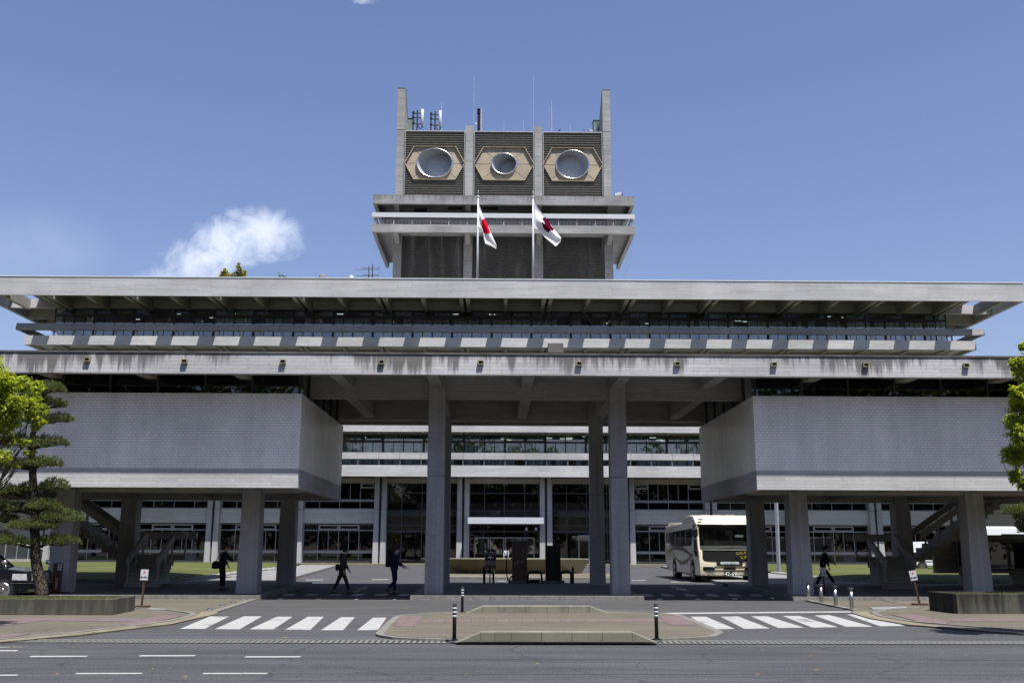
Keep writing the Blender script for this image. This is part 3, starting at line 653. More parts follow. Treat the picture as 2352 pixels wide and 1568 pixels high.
mb.box(hx1, gx0, 87.99, 117.6, zs0, zs1); mb.box(FX0+.35, hx1, 93.4, 117.6, zs0, zs1); mb.box(gx1, FX1-.35, 88.2, 117.6, zs0, zs1); mb.box(FX0+.35, hx0, 87.35, 93.4, zs0, zs1); mb.box(gx0, gx1, 93.4, 117.6, zs0, zs1)
for p in nodes: mb.box(p-.75, p+.62, FY+.35, 87.99, zs0, zs1)
wpart('roof_slab', mb, M['conc_dark'], main)
for p in nodes:
    dbl = min(abs(p-q) for q in XP) < .1
    for o_ in ((-.30, .30) if dbl else (0,)):
        wpart('roof_beam', MB().box(p+o_-.17, p+o_+.17, FY+.19, YW-.16, 23.74, 24.745), M['conc_dark'], main)
for sx, xa, xb in ((-1, FX0+.36, XL), (1, XR, FX1-.36)):
    for y in (96.3, 100.1, 103.9, 107.7): wpart('roof_beam', MB().box(xa, xb, y-.17, y+.17, 23.74, 24.745), M['conc_dark'], main)

# ================================================================== FRONT BUILDING (raised wings, porch, parapet)
front = thing('front_building', 'low concrete front building with two white tiled wings on columns and a streaked parapet', 'building', (1.02, 36, 0))
CX = 1.02
BZ0, BZ1, BY = 7.28, 7.95, 32.2
PX0, PX1 = -36, 38
wpart('parapet', MB().box(PX0, PX1, BY, BY+.3, BZ0, BZ1), M['conc_band'], front)
wpart('parapet_coping', MB().box(PX0, PX1, BY-.03, BY+.36, BZ1+.003, BZ1+.06), M['capdark'], front)
mb = MB(); mb.box(PX0, PX1, BY+.3, 43.7, 7.86, 8.02); mb.box(PX0, -11.5, 43.7, 49.0, 7.86, 8.02); mb.box(13.5, PX1, 43.7, 49.0, 7.86, 8.02)
wpart('roof_deck', mb, M['conc_dark'], front)
mb = MB(); mb.box(PX0, PX1, BY+.32, 43.6, 8.022, 8.035); mb.box(PX0, -11.6, 43.61, 48.9, 8.022, 8.035); mb.box(13.6, PX1, 43.61, 48.9, 8.022, 8.035)
wpart('deck_bounce_sheet', mb, M['dark'], front)  # unseen dark sheet added to stop the deck throwing light upwards
NX = [CX+3.2*k for k in range(-10, 11)]
R1, R2 = 35.75, 42.0
for y in (R1, R2):
    wpart('cross_beam', MB().box(-9.5, 11.5, y-.25, y+.25, 7.0, 7.85), M['conc_dark'], front)
wpart('cross_beam', MB().box(-11.4, 13.4, 43.4, 43.7, 7.0, 7.85), M['conc_dark'], front)
for x in NX:
    wpart('eaves_beam', MB().prism([(BY+.31, 7.29), (R1-.26, 7.35), (R1-.26, 7.85), (BY+.31, 7.85)], x-.2, x+.2, 'x'), M['conc_dark'], front)
    if abs(x-CX) < 8: wpart('long_beam', MB().box(x-.2, x+.2, R1+.26, R2-.26, 7.06, 7.85), M['conc_dark'], front)
# tall porch columns
def column(x, y, w0, w1, z1, joint, d0=None):
    mb = MB(); z0 = gz(y)+.14; d0 = d0 or w0
    if joint:
        k = (joint-z0)/(z1-z0); wm_ = w0+(w1-w0)*k
        mb.taper(x, y, z0, joint-.02, w0, d0, wm_, wm_); mb.taper(x, y, joint-.02, joint+.02, wm_-.05, wm_-.05, wm_-.05, wm_-.05); mb.taper(x, y, joint+.02, z1, wm_-.005, wm_-.005, w1, w1)
    else: mb.taper(x, y, z0, z1, w0, d0, w1, w1)
    return wpart('column', mb, M['conc_col'], front, .012)
for x in (-2.18, 4.29): column(x, 35.62, .64, .58, 7.84, 4.2)
for x in (-2.23, 4.10): column(x, 41.6, .60, .55, 7.84, 3.9)
for xf, xr in ((-15.22, -14.95), (-8.69, -8.52), (10.70, 10.62), (17.02, 16.62), (23.5, 23.2), (-21.7, -21.4)):
    column(xf, 36.0, .74, .62, 4.2, None, .72); column(xr, 41.45, .68, .6, 4.2, None)
# tiled wings
for sgn, xa, xb in ((-1, -28.0, -6.62), (1, 8.66, 30.0)):
    y0, y1 = 33.39, 42.6
    wpart('tile_wall', MB().box(xa, xb, y0, y1, 4.285, 6.81), M['tile'], front)
    mb = MB(); z0, z1 = 3.66, 4.28
    mb.box(xa, xb, y0, y0+.25, z0, z1); mb.box(xa, xb, y1-.25, y1, z0, z1)
    mb.box(xa if sgn > 0 else xb-.25, xa+.25 if sgn > 0 else xb, y0+.25, y1-.25, z0, z1)
    mb.box(xa+.01, xb-.01, y0+.25, y1-.25, 4.1, 4.25)
    wpart('wing_base', mb, M['conc'], front)
    for y in (36.0, 41.45): wpart('floor_beam', MB().box(xa+.26, xb-.26, y-.22, y+.22, 3.62, 4.09), M['conc_dark'], front)
    for x in NX:
        if xa+.5 < x < xb-.5: wpart('floor_beam', MB().box(x-.16, x+.16, y0+.26, 35.77, 3.70, 4.09).box(x-.16, x+.16, 36.23, 41.22, 3.70, 4.09), M['conc_dark'], front)
    # dark clerestory strip above the tiles
    e = xb-.12 if sgn < 0 else xa+.12
    mb = MB(); yy = y0+.16
    for k in range(14):
        x = e+sgn*k*1.6
        if xa < x < xb or k == 0: mb.box(x-.04, x+.04, yy-.03, yy+.05, 6.815, 7.85)
    for k in range(1, 6): mb.box(e-.05, e+.05, yy+k*1.6-.04, yy+k*1.6+.04, 6.815, 7.85)
    cw = wpart('clerestory', mb, M['frame'], front)
    wpart('pane', MB().add([(xa, yy, 6.81), (xb if sgn < 0 else xb, yy, 6.81), (xb, yy, 7.86), (xa, yy, 7.86)], [(0, 1, 2, 3)]).add([(e, yy, 6.81), (e, y1-.3, 6.81), (e, y1-.3, 7.86), (e, yy, 7.86)], [(0, 1, 2, 3)]), M['glassd'], cw)
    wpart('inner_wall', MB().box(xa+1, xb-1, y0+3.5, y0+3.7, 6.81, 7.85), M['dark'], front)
    wpart('ceiling_duct', MB().tube([(xa+2, y0+1.6, 7.5), (xb-2, y0+1.6, 7.5)], .09, 6), M['galv'], front)
# rainwater spouts on the parapet
for px, py in ((202, 826), (425, 830), (650.5, 831), (877, 832), (1104.5, 833), (1330, 835.5), (1555, 836), (1777, 837), (1987.5, 838.5), (2217.5, 839.5)):
    p = at(px, py, BY); mb = MB(); w, h, y = .095, .07, BY-.10
    mb.box(p.x-w, p.x+w, y, BY, p.z+h-.025, p.z+h); mb.box(p.x-w, p.x+w, y, BY, p.z-h, p.z-h+.025); mb.box(p.x-w, p.x-w+.025, y, BY, p.z-h+.025, p.z+h-.025); mb.box(p.x+w-.025, p.x+w, y, BY, p.z-h+.025, p.z+h-.025)
    s_ = wpart('rainwater_spout', mb, M['bronze2'] if 'bronze2' in M else M['gutter'], front)
    wpart('opening', MB().box(p.x-w+.03, p.x+w-.03, y+.05, BY-.002, p.z-h+.03, p.z+h-.03), M['black'], s_)
# open staircases under the wings: a flight towards the viewer, then one climbing outwards
def stair(sgn):
    f = (lambda x: CX+sgn*(x-CX)) if sgn < 0 else (lambda x: x)      # written for the right-hand stair
    def bx(mb, x0, x1, y0, y1, z0, z1):
        a, b = sorted((f(x0), f(x1))); return mb.box(a, b, y0, y1, z0, z1)
    xa, xb, ya = 15.05, 16.3, 39.3; zb = gz(ya)+.15
    mb = MB(); n = 7; rise = .172; run = .27
    for i in range(n):
        bx(mb, xa, xb, ya+i*run, ya+i*run+run+.03, zb if i < 2 else zb+(i-1)*rise-.08, zb+(i+1)*rise)
    zl = zb+n*rise; yl = ya+n*run
    bx(mb, xa-.45, xb+1.1, yl, yl+1.5, zl-.2, zl)
    bx(mb, xa+.5, xb-.3, yl+.3, yl+1.2, zb-.05, zl-.2)
    m = 12; 
    for i in range(m):
        x0 = xb+1.1+i*.27
        bx(mb, x0, x0+.3, yl, yl+1.5, zl+i*.185-.12, zl+(i+1)*.185)
    P = [(f(xb+1.1), zl-.2), (f(xb+1.1+m*.27), zl+m*.185-.2), (f(xb+1.4+m*.27), zl+m*.185), (f(xb+1.1), zl-.02)]
    mb.prism(P, yl+.2, yl+1.3, 'y')
    st = wpart('staircase', mb, M['conc_dark'], front)
    rb = MB(); h0, h1 = .62, .92
    for x in (xa+.05, xb-.05):
        a = f(x); rb.loft([[(a-.06, y, z+h0), (a+.06, y, z+h0), (a+.06, y, z+h1), (a-.06, y, z+h1)] for y, z in ((ya+.1, zb+.17), (yl+.1, zl))])
        for k in range(3):
            y = ya+.25+k*.75; z = zb+(k*.75/run+1.2)*rise; bx(rb, x-.03, x+.03, y-.04, y+.04, z-.1, z+.62)
    bx(rb, xa-.45, xa+.11, yl+.1, yl+.22, zl+h0, zl+h1); bx(rb, xa-.42, xa-.36, yl+.12, yl+.2, zl, zl+h0)
    bx(rb, xa-.45, xb+1.0, yl+1.38, yl+1.5, zl+h0, zl+h1)
    wpart('handrail', rb, M['conc'], st)
    rb = MB()
    for y in (yl+.06, yl+1.44):
        x0, x1 = xb+1.0, xb+1.1+m*.27
        rb.loft([[(f(x), y-.06, z+h0), (f(x), y+.06, z+h0), (f(x), y+.06, z+h1), (f(x), y-.06, z+h1)] for x, z in ((x0, zl+.05), (x1, zl+m*.185+.05))])
        for k in range(6):
            x = x0+.2+k*.58; z = zl+(x-x0)/.27*.185; bx(rb, x-.03, x+.03, y-.03, y+.03, z-.05, z+.7)
    wpart('handrail', rb, M['conc_dark'], st)
    for x in (xa+.1, xb-.1): wpart('rail_tube', MB().tube([(f(x), ya+.2, zb+.55), (f(x), yl+.1, zl+.45)], .018, 6), M['galv'], st)
    for dz in (.2, .42): wpart('rail_tube', MB().tube([(f(xb+1.1), yl+.06, zl+.05+dz), (f(xb+1.1+m*.27), yl+.06, zl+m*.185+.05+dz)], .015, 6), M['galv'], st)
stair(1); stair(-1)

# ================================================================== ROOFTOP TOWER
TY = 98.0
T = lambda x, y: ((1450+x/1.912)/1.7415, (300+y/1.912)/1.7415)
tower = thing('rooftop_tower', 'concrete tower on the long roof with dark louvres and three hexagonal openings', 'tower', (.45, 103, 25.4))
TC = [(-10.79, -9.95), (-3.60, -2.72), (3.62, 4.50), (10.84, 11.68)]
ZT0, ZT1, ZTOP = 25.4, 44.66, 45.2
for i, (a, b) in enumerate(TC):
    mb = MB()
    wpart('column', MB().box(a, b, TY-.25, TY+.6, ZT0, 33.13), M['conc_tower'], tower); mb.box(a+.02, b-.02, TY-.1, TY+.6, 37.45, ZTOP if i in (1, 2) else 44.63)
    if i in (0, 3):
        a2, b2 = (a, b-.02) if i == 0 else (a+.02, b)
        wpart('roof_fin', MB().prism([(TY-.12, 44.68), (TY+3.6, 44.68), (TY+3.6, 46.6), (TY-.12, 49.35)], a2, b2, 'x'), M['conc_tower'], tower)
    wpart('column', mb, M['conc_tower'], tower)
    if i in (0, 3): wpart('fin_coping', MB().add([(a-.02, TY-.15, 49.38), (b+.02, TY-.15, 49.38), (b+.02, TY+3.6, 46.64), (a-.02, TY+3.6, 46.64), (a-.02, TY-.15, 49.46), (b+.02, TY-.15, 49.46), (b+.02, TY+3.6, 46.72), (a-.02, TY+3.6, 46.72)], [(0,3,2,1),(4,5,6,7),(0,1,5,4),(1,2,6,5),(2,3,7,6),(3,0,4,7)]), M['copper'], tower)
mb = MB(); mb.box(-10.2, 11.1, TY+3.0, 110, 37.5, 44.5); mb.box(-10.2, 11.1, TY+1.2, 110, ZT0, 33.1); mb.box(-10.3, 11.2, TY+.02, TY+.4, 33.3, 37.5); mb.box(-10.2, 11.1, TY+.25, TY+3, 37.5, 37.6); mb.box(-10.2, 11.1, TY+.25, TY+3, 44.3, 44.5)
mb.box(-10.2, -9.96, TY+.6, TY+3, 37.6, 44.3); mb.box(10.85, 11.1, TY+.6, TY+3, 37.6, 44.3)
wpart('tower_wall', mb, M['conc_tower'], tower)
for x, y, w, h in ((710, 1007, .75, .35), (980, 1007, .75, .35), (445, 1042, .65, .3)):
    p = at(*T(x, y), TY); mb = MB(); mb.box(p.x-w, p.x+w, TY-.04, TY+.02, p.z-h, p.z+h); v = wpart('wall_vent', mb, M['frame'], tower)
mb = MB(); mb.box(3.9, 11.2, TY-.03, TY+.01, 33.5, 35.2); wpart('lookout_window', mb, M['frame'], tower)
wpart('lookout_window', MB().box(-10.9, -5, TY-.03, TY+.01, 33.5, 34.6), M['frame'], tower)
hexc = [(-6.76, 41.07), (.47, 41.06), (7.67, 41.03)]
HW, HT, HH = 3.09, 2.13, 1.80       # half width, half top edge, half height
def hexw(z, zc):                     # half width of the hexagon at height z
    t_ = abs(z-zc)/HH
    return None if t_ >= 1 else HW+(HT-HW)*t_
def louvre(x0, x1, z0, z1, n, y, hexa=None):
    mb = MB(); h = (z1-z0)/n
    for k in range(n):
        za = z0+k*h; segs = [(x0, x1)]
        if hexa:
            hw = [hexw(z, hexa[1]) for z in (za, za+h)]; hw = [q for q in hw if q]
            if hw: w = max(hw)-.02; segs = [(x0, hexa[0]-w), (hexa[0]+w, x1)]
        for a, b in segs:
            if b-a < .05: continue
            mb.add([(a, y+.10, za), (b, y+.10, za), (b, y, za+h-.042), (a, y, za+h-.042), (a, y-.015, za+h-.038), (b, y-.015, za+h-.038), (b, y-.015, za+h), (a, y-.015, za+h), (a, y+.10, za+h), (b, y+.10, za+h)],
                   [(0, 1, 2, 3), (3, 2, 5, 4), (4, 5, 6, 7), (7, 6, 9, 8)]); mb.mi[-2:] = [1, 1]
    mb.fix = False; return mb
for i, (c, zc) in enumerate(hexc):
    x0, x1 = TC[i][1]+.04, TC[i+1][0]-.04
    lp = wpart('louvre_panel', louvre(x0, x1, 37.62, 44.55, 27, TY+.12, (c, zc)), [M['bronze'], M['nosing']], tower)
    mb = MB(); mb.box(x0, x1, TY+.0, TY+.3, 44.57, 44.68); mb.box(x0, x0+.07, TY-.02, TY+.2, 37.6, 44.57); mb.box(x1-.07, x1, TY-.02, TY+.2, 37.6, 44.57); wpart('trim', mb, M['galv'], lp)
    # hexagonal recess with a flared panel and a slanted steel shroud in it
    hx = [(c-HW, zc), (c-HT, zc+HH), (c+HT, zc+HH), (c+HW, zc), (c+HT, zc-HH), (c-HT, zc-HH)]
    yb = TY+.17
    er, ez, ang = ((1.88, 1.62, 28), (1.32, 1.15, 30), (1.74, 1.60, -16))[i]
    ox = (-.02, .0, -.02)[i]; N = 48
    def hexpt(a):
        dx, dz = math.cos(a), math.sin(a); best = 1e9
        for k in range(6):
            (xa, za), (xb, zb) = hx[k], hx[(k+1) % 6]; ax, az = xa-c, za-zc; bx_, bz_ = xb-xa, zb-za
            det = dx*(-bz_)-dz*(-bx_)
            if abs(det) < 1e-9: continue
            t_ = (ax*(-bz_)-az*(-bx_))/det; s_ = (dx*az-dz*ax)/det
            if t_ > 0 and -1e-6 <= s_ <= 1+1e-6: best = min(best, t_)
        return (c+dx*best, zc+dz*best)
    angs = sorted(set([2*math.pi*k/N for k in range(N)]+[math.atan2(z-zc, x-c) % (2*math.pi) for x, z in hx]))
    outer = [hexpt(a) for a in angs]; inner = [(c+ox+er*.93*math.cos(a), zc+ez*.93*math.sin(a)) for a in angs]
    mb = MB(); n = len(angs)
    mb.add([(x, yb, z) for x, z in outer]+[(x, yb-.04, z) for x, z in inner], [(k, (k+1) % n, n+(k+1) % n, n+k) for k in range(n)])
    mb.fix = False; hp = wpart('hexagonal_panel', mb, M['beige'], tower)
    mb = MB(); hv = hx
    for k in range(6):
        (xa, za), (xb, zb) = hv[k], hv[(k+1) % 6]
        mb.add([(xa, TY-.06, za), (xb, TY-.06, zb), (xb, yb+.02, zb), (xa, yb+.02, za)], [(0, 1, 2, 3)])
        o_ = lambda x, z, s_: (c+(x-c)*s_, zc+(z-zc)*s_)
        p_, q_ = o_(xa, za, 1.025), o_(xb, zb, 1.025)
        mb.add([(xa, TY-.06, za), (xb, TY-.06, zb), (q_[0], TY-.06, q_[1]), (p_[0], TY-.06, p_[1]), (p_[0], TY+.2, p_[1]), (q_[0], TY+.2, q_[1])], [(0, 1, 2, 3), (3, 2, 5, 4)])
    mb.fix = False; wpart('hexagon_rim', mb, M['beige'], hp)
    mb = MB()
    for k in range(8):
        a = (0, .62, math.pi-.62, math.pi, math.pi+.62, -.62, math.pi/2, -math.pi/2)[k]
        if i != 1 and k > 5: continue
        p_, q_ = hexpt(a), (c+ox+er*.97*math.cos(a), zc+ez*.97*math.sin(a)); d = Vector((q_[0]-p_[0], 0, q_[1]-p_[1])); nn = Vector((-d.z, 0, d.x)).normalized()*.02
        P0, P1 = Vector((p_[0], yb-.006, p_[1])), Vector((q_[0], yb-.046, q_[1])); wpart('panel_joint', MB().add([P0-nn, P1-nn, P1+nn, P0+nn], [(0, 1, 2, 3)]), M['capdark'], hp)
    mb = MB(); mb.sm = True; sh = math.tan(R(ang)); y0, L = TY-.06, (1.5, 1.7, 1.3)[i]
    ring = lambda y, k: [(c+ox+er*k*math.cos(2*math.pi*j/56)+(y-y0)*sh, y, zc+ez*k*math.sin(2*math.pi*j/56)) for j in range(56)]
    mb.loft([ring(y0+L, .96), ring(y0, .96)], False); mb.fix = False
    tube_ = wpart('horn_shroud', mb, M['horn'], tower)
    mb = MB(); mb.sm = True; mb.loft([ring(y0, .955), ring(y0-.03, .97), ring(y0-.03, 1.0), ring(y0+.9, 1.0)], False); wpart('shroud_rim', mb, M['chrome'], tube_)
    mb = MB(); bk = [(c+ox+er*.97*math.cos(2*math.pi*j/56)+L*sh, y0+L, zc+ez*.97*math.sin(2*math.pi*j/56)) for j in range(56)]; mb.poly([(p[0], p[2], 0) for p in bk]); mb.v = [(p[0], y0+L, p[1]) for p in mb.v]; mb.fix = False
    wpart('shroud_back', mb, M['horn'], tube_)
    bx_, bz_ = c+ox+L*sh, zc
    mb = MB(); mb.prism([(bx_+.13*math.cos(q), bz_-.25+.13*math.sin(q)) for q in [k*.5236 for k in range(12)]], y0+L-.12, y0+L-.01); mb.prism([(bx_+(.35 if ang > 0 else -.3)+.15*math.cos(q), bz_-.62+.15*math.sin(q)) for q in [k*.5236 for k in range(12)]], y0+L-.05, y0+L-.01)
    wpart('fitting', mb, M['cap'], tube_)
for i in range(3):
    x0, x1 = TC[i][1]+.04, TC[i+1][0]-.04
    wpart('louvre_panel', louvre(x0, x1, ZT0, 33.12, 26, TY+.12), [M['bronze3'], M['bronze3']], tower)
SX0, SX1, SY = -12.66, 13.59, 95.0
def ringslab(name, z0, z1, mat, inset=.0):
    mb = MB(); mb.box(SX0, SX1, SY, SY+.35, z0, z1); mb.box(SX0, SX0+.35, SY+.35, 108, z0, z1); mb.box(SX1-.35, SX1, SY+.35, 108, z0, z1)
    mb.box(SX0+.35, SX1-.35, SY+.35, 108, z1-.2, z1-.03); return wpart(name, mb, mat, tower)
ringslab('tower_slab', 35.5, 36.45, M['conc_tslab']); ringslab('tower_slab', 32.53, 33.34, M['conc_tslab2'] if 'conc_tslab2' in M else M['conc_tower'])
mb = MB()
for z, zz in ((35.56, 36.0), (32.6, 32.9)):
    for a, b in TC: mb.prism([(SY+.4, z), (TY-.26, z-.5 if z > 34 else z-.45), (TY-.26, zz), (SY+.4, zz)], a+.18, b-.18, 'x')
wpart('bracket', mb, M['conc_tower'], tower)
mb = MB(); z0, z1 = 34.08, 34.55
mb.box(SX0-.02, SX1+.02, SY-.05, SY+.22, z0, z1); mb.box(SX0-.02, SX0+.25, SY+.22, 108, z0, z1); mb.box(SX1-.25, SX1+.02, SY+.22, 108, z0, z1)
rl_ = wpart('balcony_rail', mb, M['white'], tower)
mb = MB()
for k in range(190):
    x = SX0+.15+k*(SX1-SX0-.3)/189; mb.box(x-.012, x+.012, SY+.06, SY+.09, 33.34, 33.85)
for k in range(15):
    x = SX0+.3+k*(SX1-SX0-.6)/14; mb.box(x-.05, x+.05, SY+.1, SY+.18, 33.34, 34.08)
mb.box(SX0+.1, SX1-.1, SY+.05, SY+.1, 33.85, 33.89)
wpart('baluster', mb, M['galv'], rl_)
# bird net hung in folds under the lower slab
t = NT('bird_net'); o = t.obj(); x = t.n('ShaderNodeSeparateXYZ', {0: o}).outputs[0]
f = t.rng(t.noise(t.sc(o, 1.1, .2, .10), 1.0, 4, .7), .45, .8, .02, .16)
tr = t.n('ShaderNodeBsdfTransparent'); df = t.n('ShaderNodeBsdfDiffuse', {'Color': (.42, .42, .42, 1)}); mx = t.n('ShaderNodeMixShader', {0: f, 1: tr.outputs[0], 2: df.outputs[0]}); t.t.links.new(mx.outputs[0], t.out.inputs[0]); M['net'] = t.m
mb = MB(); mb.sm = True; rows = []
for j in range(9):
    v = j/8; row = []
    for k in range(61):
        x = SX0+.1+(SX1-SX0-.2)*k/60; y = SY+.1+2.4*(v**1.3)+.25*math.sin(k*.9+2*v)*v; xx = .45+(x-.45)*(1-.12*v*v)
        row.append((xx, y, 33.2-7.6*v))
    rows.append(row)
mb.loft(rows, False, False)
for sx in (SX0-.02, SX1+.02):
    rows = []
    s_ = 1 if sx > 0 else -1
    for j in range(9):
        v = j/8; rows.append([(sx-s_*(1.9*v*v), SY+.1+2.4*v**1.3+k*1.1, 33.2-7.4*v) for k in range(8)])
    mb.loft(rows, False, False)
mb.fix = False; wpart('bird_net', mb, M['net'], tower)

# ================================================================== THINGS
# --- concrete flower-boat in the courtyard
mb = MB(); yb0 = 61.0; zb = gz(61)
tz = at(1354, 1282, 62).z; xr_t, xl_t = at(1354, 1282, 62).x, -4.6; xr_b, xl_b = at(1336, 1320, 61.5).x, -3.9
def boat(xl, xr, y0, y1, z, c): return [(xl, (y0+y1)/2, z), (xl+c, y0, z), (xr-c, y0, z), (xr, (y0+y1)/2, z), (xr-c, y1, z), (xl+c, y1, z)]
o = thing('concrete_basin', 'long boat-shaped concrete basin with flared sides in the courtyard before the entrance', 'basin', (.7, 62, zb))
mb.loft([boat(xl_b, xr_b, 60.9, 63.1, zb, 2.2), boat(xl_t, xr_t, 60.1, 63.9, tz-.06, 2.5), boat(xl_t, xr_t, 60.1, 63.9, tz, 2.5), boat(xl_t+.3, xr_t-.3, 60.35, 63.65, tz, 2.45), boat(xl_t+.5, xr_t-.5, 60.5, 63.5, tz-.2, 2.4)])
wpart('bowl', mb, M['bowl'], o, .02)
for x, y in ((1118, 1313), (1135, 1312), (1238, 1312), (1262, 1311)):
    p = at(x, y, 60.75); wpart('drain_spout', MB().tube([(p.x, 60.95, p.z), (p.x, 60.7, p.z-.02)], .07, 7), M['cap'], o)
# --- planters with soil
def planter(label, outline, ztop, mat):
    pts = [tuple(p) for p in outline]; c = sum((Vector((p[0], p[1], 0)) for p in pts), Vector())/len(pts)
    o = thing('planter', label, 'planter', (c.x, c.y, 0.03)); n = len(pts)
    inn = []
    for i, p in enumerate(pts):
        a, b = Vector((*pts[i-1], 0)), Vector((*pts[(i+1) % n], 0)); q = Vector((*p, 0)); e1 = (q-a).normalized(); e2 = (b-q).normalized()
        n1_, n2_ = Vector((-e1.y, e1.x, 0)), Vector((-e2.y, e2.x, 0)); m_ = (n1_+n2_).normalized(); inn.append(q+m_*(.14/max(.3, m_.dot(n1_))))
    mb = MB(); ring = lambda P, z: [(p[0], p[1], z) for p in P]
    mb.loft([ring(pts, .02), ring(pts, ztop), ring(inn, ztop), ring(inn, ztop-.2)], False)
    wpart('planter_wall', mb, M[mat], o, .012)
    mb = MB(); mb.poly(ring(inn, ztop-.035)); wpart('planting_soil', mb, M['soilgrass'], o)
    return inn
t = NT('mossy_soil'); ob_ = t.obj(); k = t.rng(t.noise(ob_, 1.6, 5, .65), .4, .6)
M['soilgrass'] = t.bsdf(t.mix(k, (.05, .05, .028), t.mix(t.noise(ob_, 30, 3, .8), (.05, .07, .012), (.12, .14, .03))), .95, .1, bump=t.noise(ob_, 25, 4, .8), bs=1.0, bd=.05)
def gxy(x, y, a=0.0): p = gr(x, y, a); return (p.x, p.y)
Lc0, Lc1 = gxy(258, 1412, .03), gxy(309, 1402, .03)
ZPL = at(258, 1375, Lc0[1]).z
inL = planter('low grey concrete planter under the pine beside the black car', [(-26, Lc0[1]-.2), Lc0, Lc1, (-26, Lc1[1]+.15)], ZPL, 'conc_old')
Rc0, Rc1 = gxy(2200, 1409, .03), gxy(2135, 1401, .03)
ZPR = at(2198, 1363, Rc0[1]).z
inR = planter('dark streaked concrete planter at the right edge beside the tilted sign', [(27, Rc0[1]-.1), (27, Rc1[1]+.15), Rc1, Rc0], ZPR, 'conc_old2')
# grass tufts on the planters
def tufts(name, label, poly_, z, n, seed, mat, hgt=.10, parent=None, xclip=(-99, 99)):
    r_ = random.Random(seed); mb = MB(); mb.fix = False
    xs = [p[0] for p in poly_]; ys = [p[1] for p in poly_]
    def inside(x, y):
        c = False
        for i in range(len(poly_)):
            a, b = poly_[i], poly_[i-1]
            if (a[1] > y) != (b[1] > y) and x < (b[0]-a[0])*(y-a[1])/(b[1]-a[1])+a[0]: c = not c
        return c
    while n > 0:
        x, y = r_.uniform(max(min(xs), xclip[0]), min(max(xs), xclip[1])), r_.uniform(min(ys), max(ys))
        if not inside(x, y): n -= .3; continue
        n -= 1; a = r_.uniform(0, 6.28); h = hgt*r_.uniform(.5, 1.4); d = Vector((math.cos(a), math.sin(a), 0))*r_.uniform(.006, .014); l = Vector((r_.uniform(-.05, .05), r_.uniform(-.05, .05), h))
        p = Vector((x, y, z)); mb.add([p-d, p+d, p+l], [(0, 1, 2)])
    o = link(name, mb.mesh(name, mat)); o['kind'] = 'stuff'; o['label'] = label; o['category'] = 'grass'; return o
M['blade'] = leaf_mat('grass_blades', [(.05, .07, .015), (.10, .12, .03), (.15, .15, .05)], .3)
tufts('grass', 'short grass on the soil of the left planter under the pine', [(p.x, p.y) for p in inL], ZPL-.05, 5200, 3, M['blade'], .05, xclip=(-17, 0))
tufts('grass', 'short grass on the soil of the dark right planter', [(p.x, p.y) for p in inR], ZPR-.05, 3000, 4, M['blade'], .05, xclip=(0, 18))
# --- island barriers
def barrier(label, base, top, th):
    P = [gr(x, y, .05) for x, y in base]; Y = (P[0].y+P[-1].y)/2
    xs = [at(x, y, Y) for x, y in top]; z0 = .04
    o = thing('barrier_wall', label, 'barrier', ((P[0].x+P[-1].x)/2, Y, 0), group='low concrete walls on the traffic island')
    pts = [(P[0].x, z0)]+[(p.x, p.z) for p in xs]+[(P[-1].x, z0)]
    wpart('wall', MB().prism(pts, Y, Y+th), M['conc_bar'], o, .02)
    n = 5 if th > .2 else 6; xa, xb = xs[0].x, xs[-1].x; zt = xs[0].z
    for k in range(n+1): 
        x = xa+(xb-xa)*k/n; wpart('joint', MB().box(x-.008, x+.008, Y-.003, Y+.02, z0, zt-.01), M['capdark'], o)
barrier('longer concrete barrier wall with sloped ends at the front of the traffic island', [C3(615, 396), C3(1808, 390)], [C3(770, 331), C3(1662, 331)], .28)
barrier('shorter concrete barrier wall with sloped ends at the rear of the traffic island', [C3(680, 220), C3(1530, 221)], [C3(780, 179), C3(1410, 179)], .28)
# --- delineator posts
def delin(px, py, label, first=[]):
    p = gr(px, py, .05)
    if first: return dup(first[0], (p.x, p.y, .052), label=label)
    o = thing('delineator_post', label, 'post', (p.x, p.y, .052), group='dark delineator posts on the traffic island'); first.append(o)
    mb = MB(); mb.sm = True; mb.lathe([(.0, 0), (.036, 0), (.036, .64), (.03, .66), (.0, .66)], (0, 0, 0), 14); part('post', mb, M['postgrey'], o)
    mb = MB(); mb.lathe([(0, 0), (.10, 0), (.10, .012), (.05, .025), (0, .025)], (0, 0, 0), 14); part('base_plate', mb, M['black'], o)
    for z in (.57, .50, .43): mb = MB(); mb.sm = True; mb.lathe([(.030, z-.018), (.0385, z-.018), (.0385, z+.018), (.030, z+.018)], (0, 0, 0), 14); part('reflective_band', mb, M['white'], o)
    return o
M['postgrey'] = plain('dark_plastic', (.028, .028, .03), .6, .3, var=.3)
delin(1043.3, 1470, 'dark post with white bands at the left end of the front barrier wall')
delin(1508.5, 1468.5, 'dark post with white bands at the right end of the front barrier wall')
delin(1061.6, 1405.5, 'dark post with white bands at the left end of the rear barrier wall')
